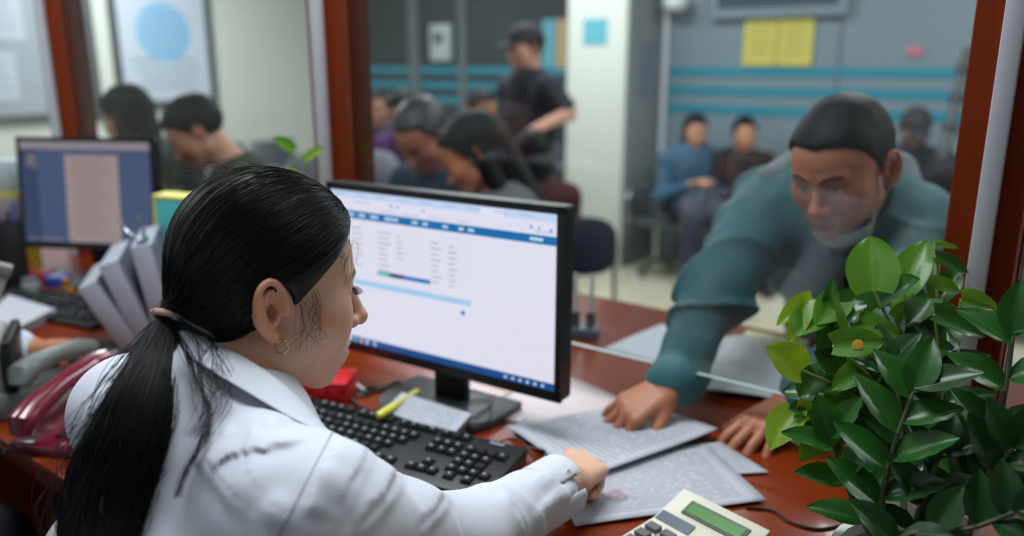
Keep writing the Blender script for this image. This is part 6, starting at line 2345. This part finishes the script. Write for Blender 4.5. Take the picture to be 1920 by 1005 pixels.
for k in range(46):                                            # inner crown, darker and half hidden
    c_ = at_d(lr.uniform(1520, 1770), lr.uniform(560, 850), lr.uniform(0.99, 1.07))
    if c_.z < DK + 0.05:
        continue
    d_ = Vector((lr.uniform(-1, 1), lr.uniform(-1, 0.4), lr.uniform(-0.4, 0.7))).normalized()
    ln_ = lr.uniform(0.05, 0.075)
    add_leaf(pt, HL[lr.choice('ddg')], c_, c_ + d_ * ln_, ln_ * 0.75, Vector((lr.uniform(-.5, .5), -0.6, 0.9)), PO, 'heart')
    q_ = [crown_ - PO, crown_.lerp(c_, 0.5) + Vector((0, 0, 0.015)) - PO, c_ - PO]
    MB().tube(q_, 0.0018, 5).build('petiole', M_stem, pt, smooth=True)

# the waxy-leaved plant in front of it
ZO = Vector((-0.105, 0.868, DK))
zt = thing('potted_zamioculcas', 'glossy dark green waxy-leaved potted plant in the near right corner', 'plant', tuple(ZO))
pot(zt, 0.085, 0.10, mat('white ceramic', (206, 206, 200), 0.3))


def shoot(par, pts, org, pool, n, ln0, ln1, wr=0.46, toward_cam=0.6, roll=0.0):
    P3 = np.array([tuple(p) for p in pts])
    C2 = cat(P3, np.linspace(0, len(P3) - 1, 16))
    st_ = MB().tube([tuple(Vector(v) - org) for v in C2], list(np.linspace(0.0042, 0.0018, 16)), 7).build('stem', M_stemd, par, smooth=True)
    tt_ = np.linspace(0.30, 0.985, n)
    for i, t_ in enumerate(tt_):
        p = Vector(cat(P3, np.array([t_ * (len(P3) - 1)]))[0])
        p2 = Vector(cat(P3, np.array([min(1, t_ + 0.04) * (len(P3) - 1)]))[0])
        p1 = Vector(cat(P3, np.array([max(0, t_ - 0.04) * (len(P3) - 1)]))[0])
        ax = (p2 - p1).normalized()
        vw = (Vector((0, 0, CAM_H)) - p).normalized()
        side = ax.cross(vw).normalized()
        side = Matrix.Rotation(roll, 3, ax) @ side
        ln_ = ln0 + (ln1 - ln0) * t_
        for s_ in (-1, 1):
            d_ = (side * s_ * 0.85 + ax * lr.uniform(0.45, 0.8) + vw * lr.uniform(-0.1, 0.35)).normalized()
            b_ = p + ax * (0.006 * s_)
            nrm = (vw * toward_cam + Vector((0, 0, 0.75)) - side * s_ * 0.25).normalized()
            add_leaf(st_, pool, b_, b_ + d_ * ln_ * lr.uniform(.9, 1.1), ln_ * wr, nrm, org, 'zz')
    p = Vector(C2[-1])
    ax = (Vector(C2[-1]) - Vector(C2[-3])).normalized()
    add_leaf(st_, pool, p, p + ax * ln1, ln1 * wr, (Vector((0, 0, CAM_H)) - p).normalized(), org, 'zz')


root_ = ZO + Vector((0, 0, 0.09))
shoot(zt, [at_d(1648, 1040, 0.86), at_d(1655, 930, 0.85), at_d(1678, 830, 0.845), at_d(1712, 735, 0.85)], ZO, ZL['z'] + ZL['m'], 4, 0.074, 0.064, 0.55)
shoot(zt, [at_d(1760, 1040, 0.84), at_d(1800, 960, 0.83), at_d(1860, 890, 0.815), at_d(1900, 840, 0.80)], ZO, ZL['z'], 4, 0.072, 0.062, 0.55)
shoot(zt, [root_ + Vector((0.01, 0.03, -0.005)), at_d(1730, 900, 0.92), at_d(1760, 800, 0.93), at_d(1770, 700, 0.95)], ZO, ZL['z'], 4, 0.064, 0.056, 0.55)
shoot(zt, [root_ + Vector((-0.03, 0.0, -0.005)), at_d(1610, 960, 0.90), at_d(1580, 890, 0.89), at_d(1560, 830, 0.89)], ZO, ZL['m'], 3, 0.064, 0.056, 0.55)
shoot(zt, [root_ + Vector((0.04, 0.0, -0.005)), at_d(1840, 900, 0.86), at_d(1880, 760, 0.85), at_d(1900, 630, 0.85)], ZO, ZL['m'], 4, 0.068, 0.06, 0.6)
shoot(zt, [root_ + Vector((0.02, -0.03, -0.005)), at_d(1720, 985, 0.84), at_d(1735, 930, 0.83), at_d(1760, 860, 0.84)], ZO, ZL['z'], 3, 0.062, 0.055, 0.55)
shoot(zt, [root_ + Vector((0.0, -0.04, -0.005)), at_d(1690, 1010, 0.80), at_d(1820, 990, 0.77), at_d(1900, 960, 0.75)], ZO, ZL['z'], 4, 0.062, 0.055, 0.55)
shoot(zt, [root_ + Vector((-0.01, 0.02, -0.005)), at_d(1690, 900, 0.92), at_d(1690, 780, 0.94), at_d(1668, 690, 0.96)], ZO, ZL['z'], 4, 0.062, 0.055, 0.55)

# small plants behind: by the centre post and behind the far monitor
for lab, px, py, d, n_, sc_, pool in (('small bright green plant peeping out left of the centre post', 562, 312, 1.78, 9, 0.052, HL['l'] + HL['g']), ('dark green bushy plant between the far monitor and the teal file box', 324, 420, 2.42, 22, 0.05, HL['d'] + HL['g'])):
    c_ = at_d(px, py, d)
    o_ = Vector((c_.x, c_.y, DK))
    t = thing('potted_plant', lab, 'plant', tuple(o_))
    pot(t, 0.05, 0.09, mat('dark pot', (50, 46, 44), 0.5))
    top = at_d(px, py - 110, d).z
    for k in range(n_):
        zz = lr.uniform(DK + 0.12, top - 0.05)
        a_ = lr.uniform(0, 6.28)
        rr_ = lr.uniform(0.01, 0.03)
        b_ = Vector((c_.x + rr_ * math.cos(a_), c_.y + rr_ * math.sin(a_), zz))
        tp = b_ + Vector((math.cos(a_) * 0.7, math.sin(a_) * 0.7, lr.uniform(-.3, .8))).normalized() * sc_
        add_leaf(t, pool, b_, tp, sc_ * 0.6, Vector((0.3, -0.8, 0.7)), o_, 'heart')
        MB().tube([(0.01 * math.cos(a_), 0.01 * math.sin(a_), 0.08), ((b_.x - o_.x) * .7, (b_.y - o_.y) * .7, (zz - DK) * 0.7), b_ - o_], 0.0018, 5).build('petiole', M_stem, t, smooth=True)
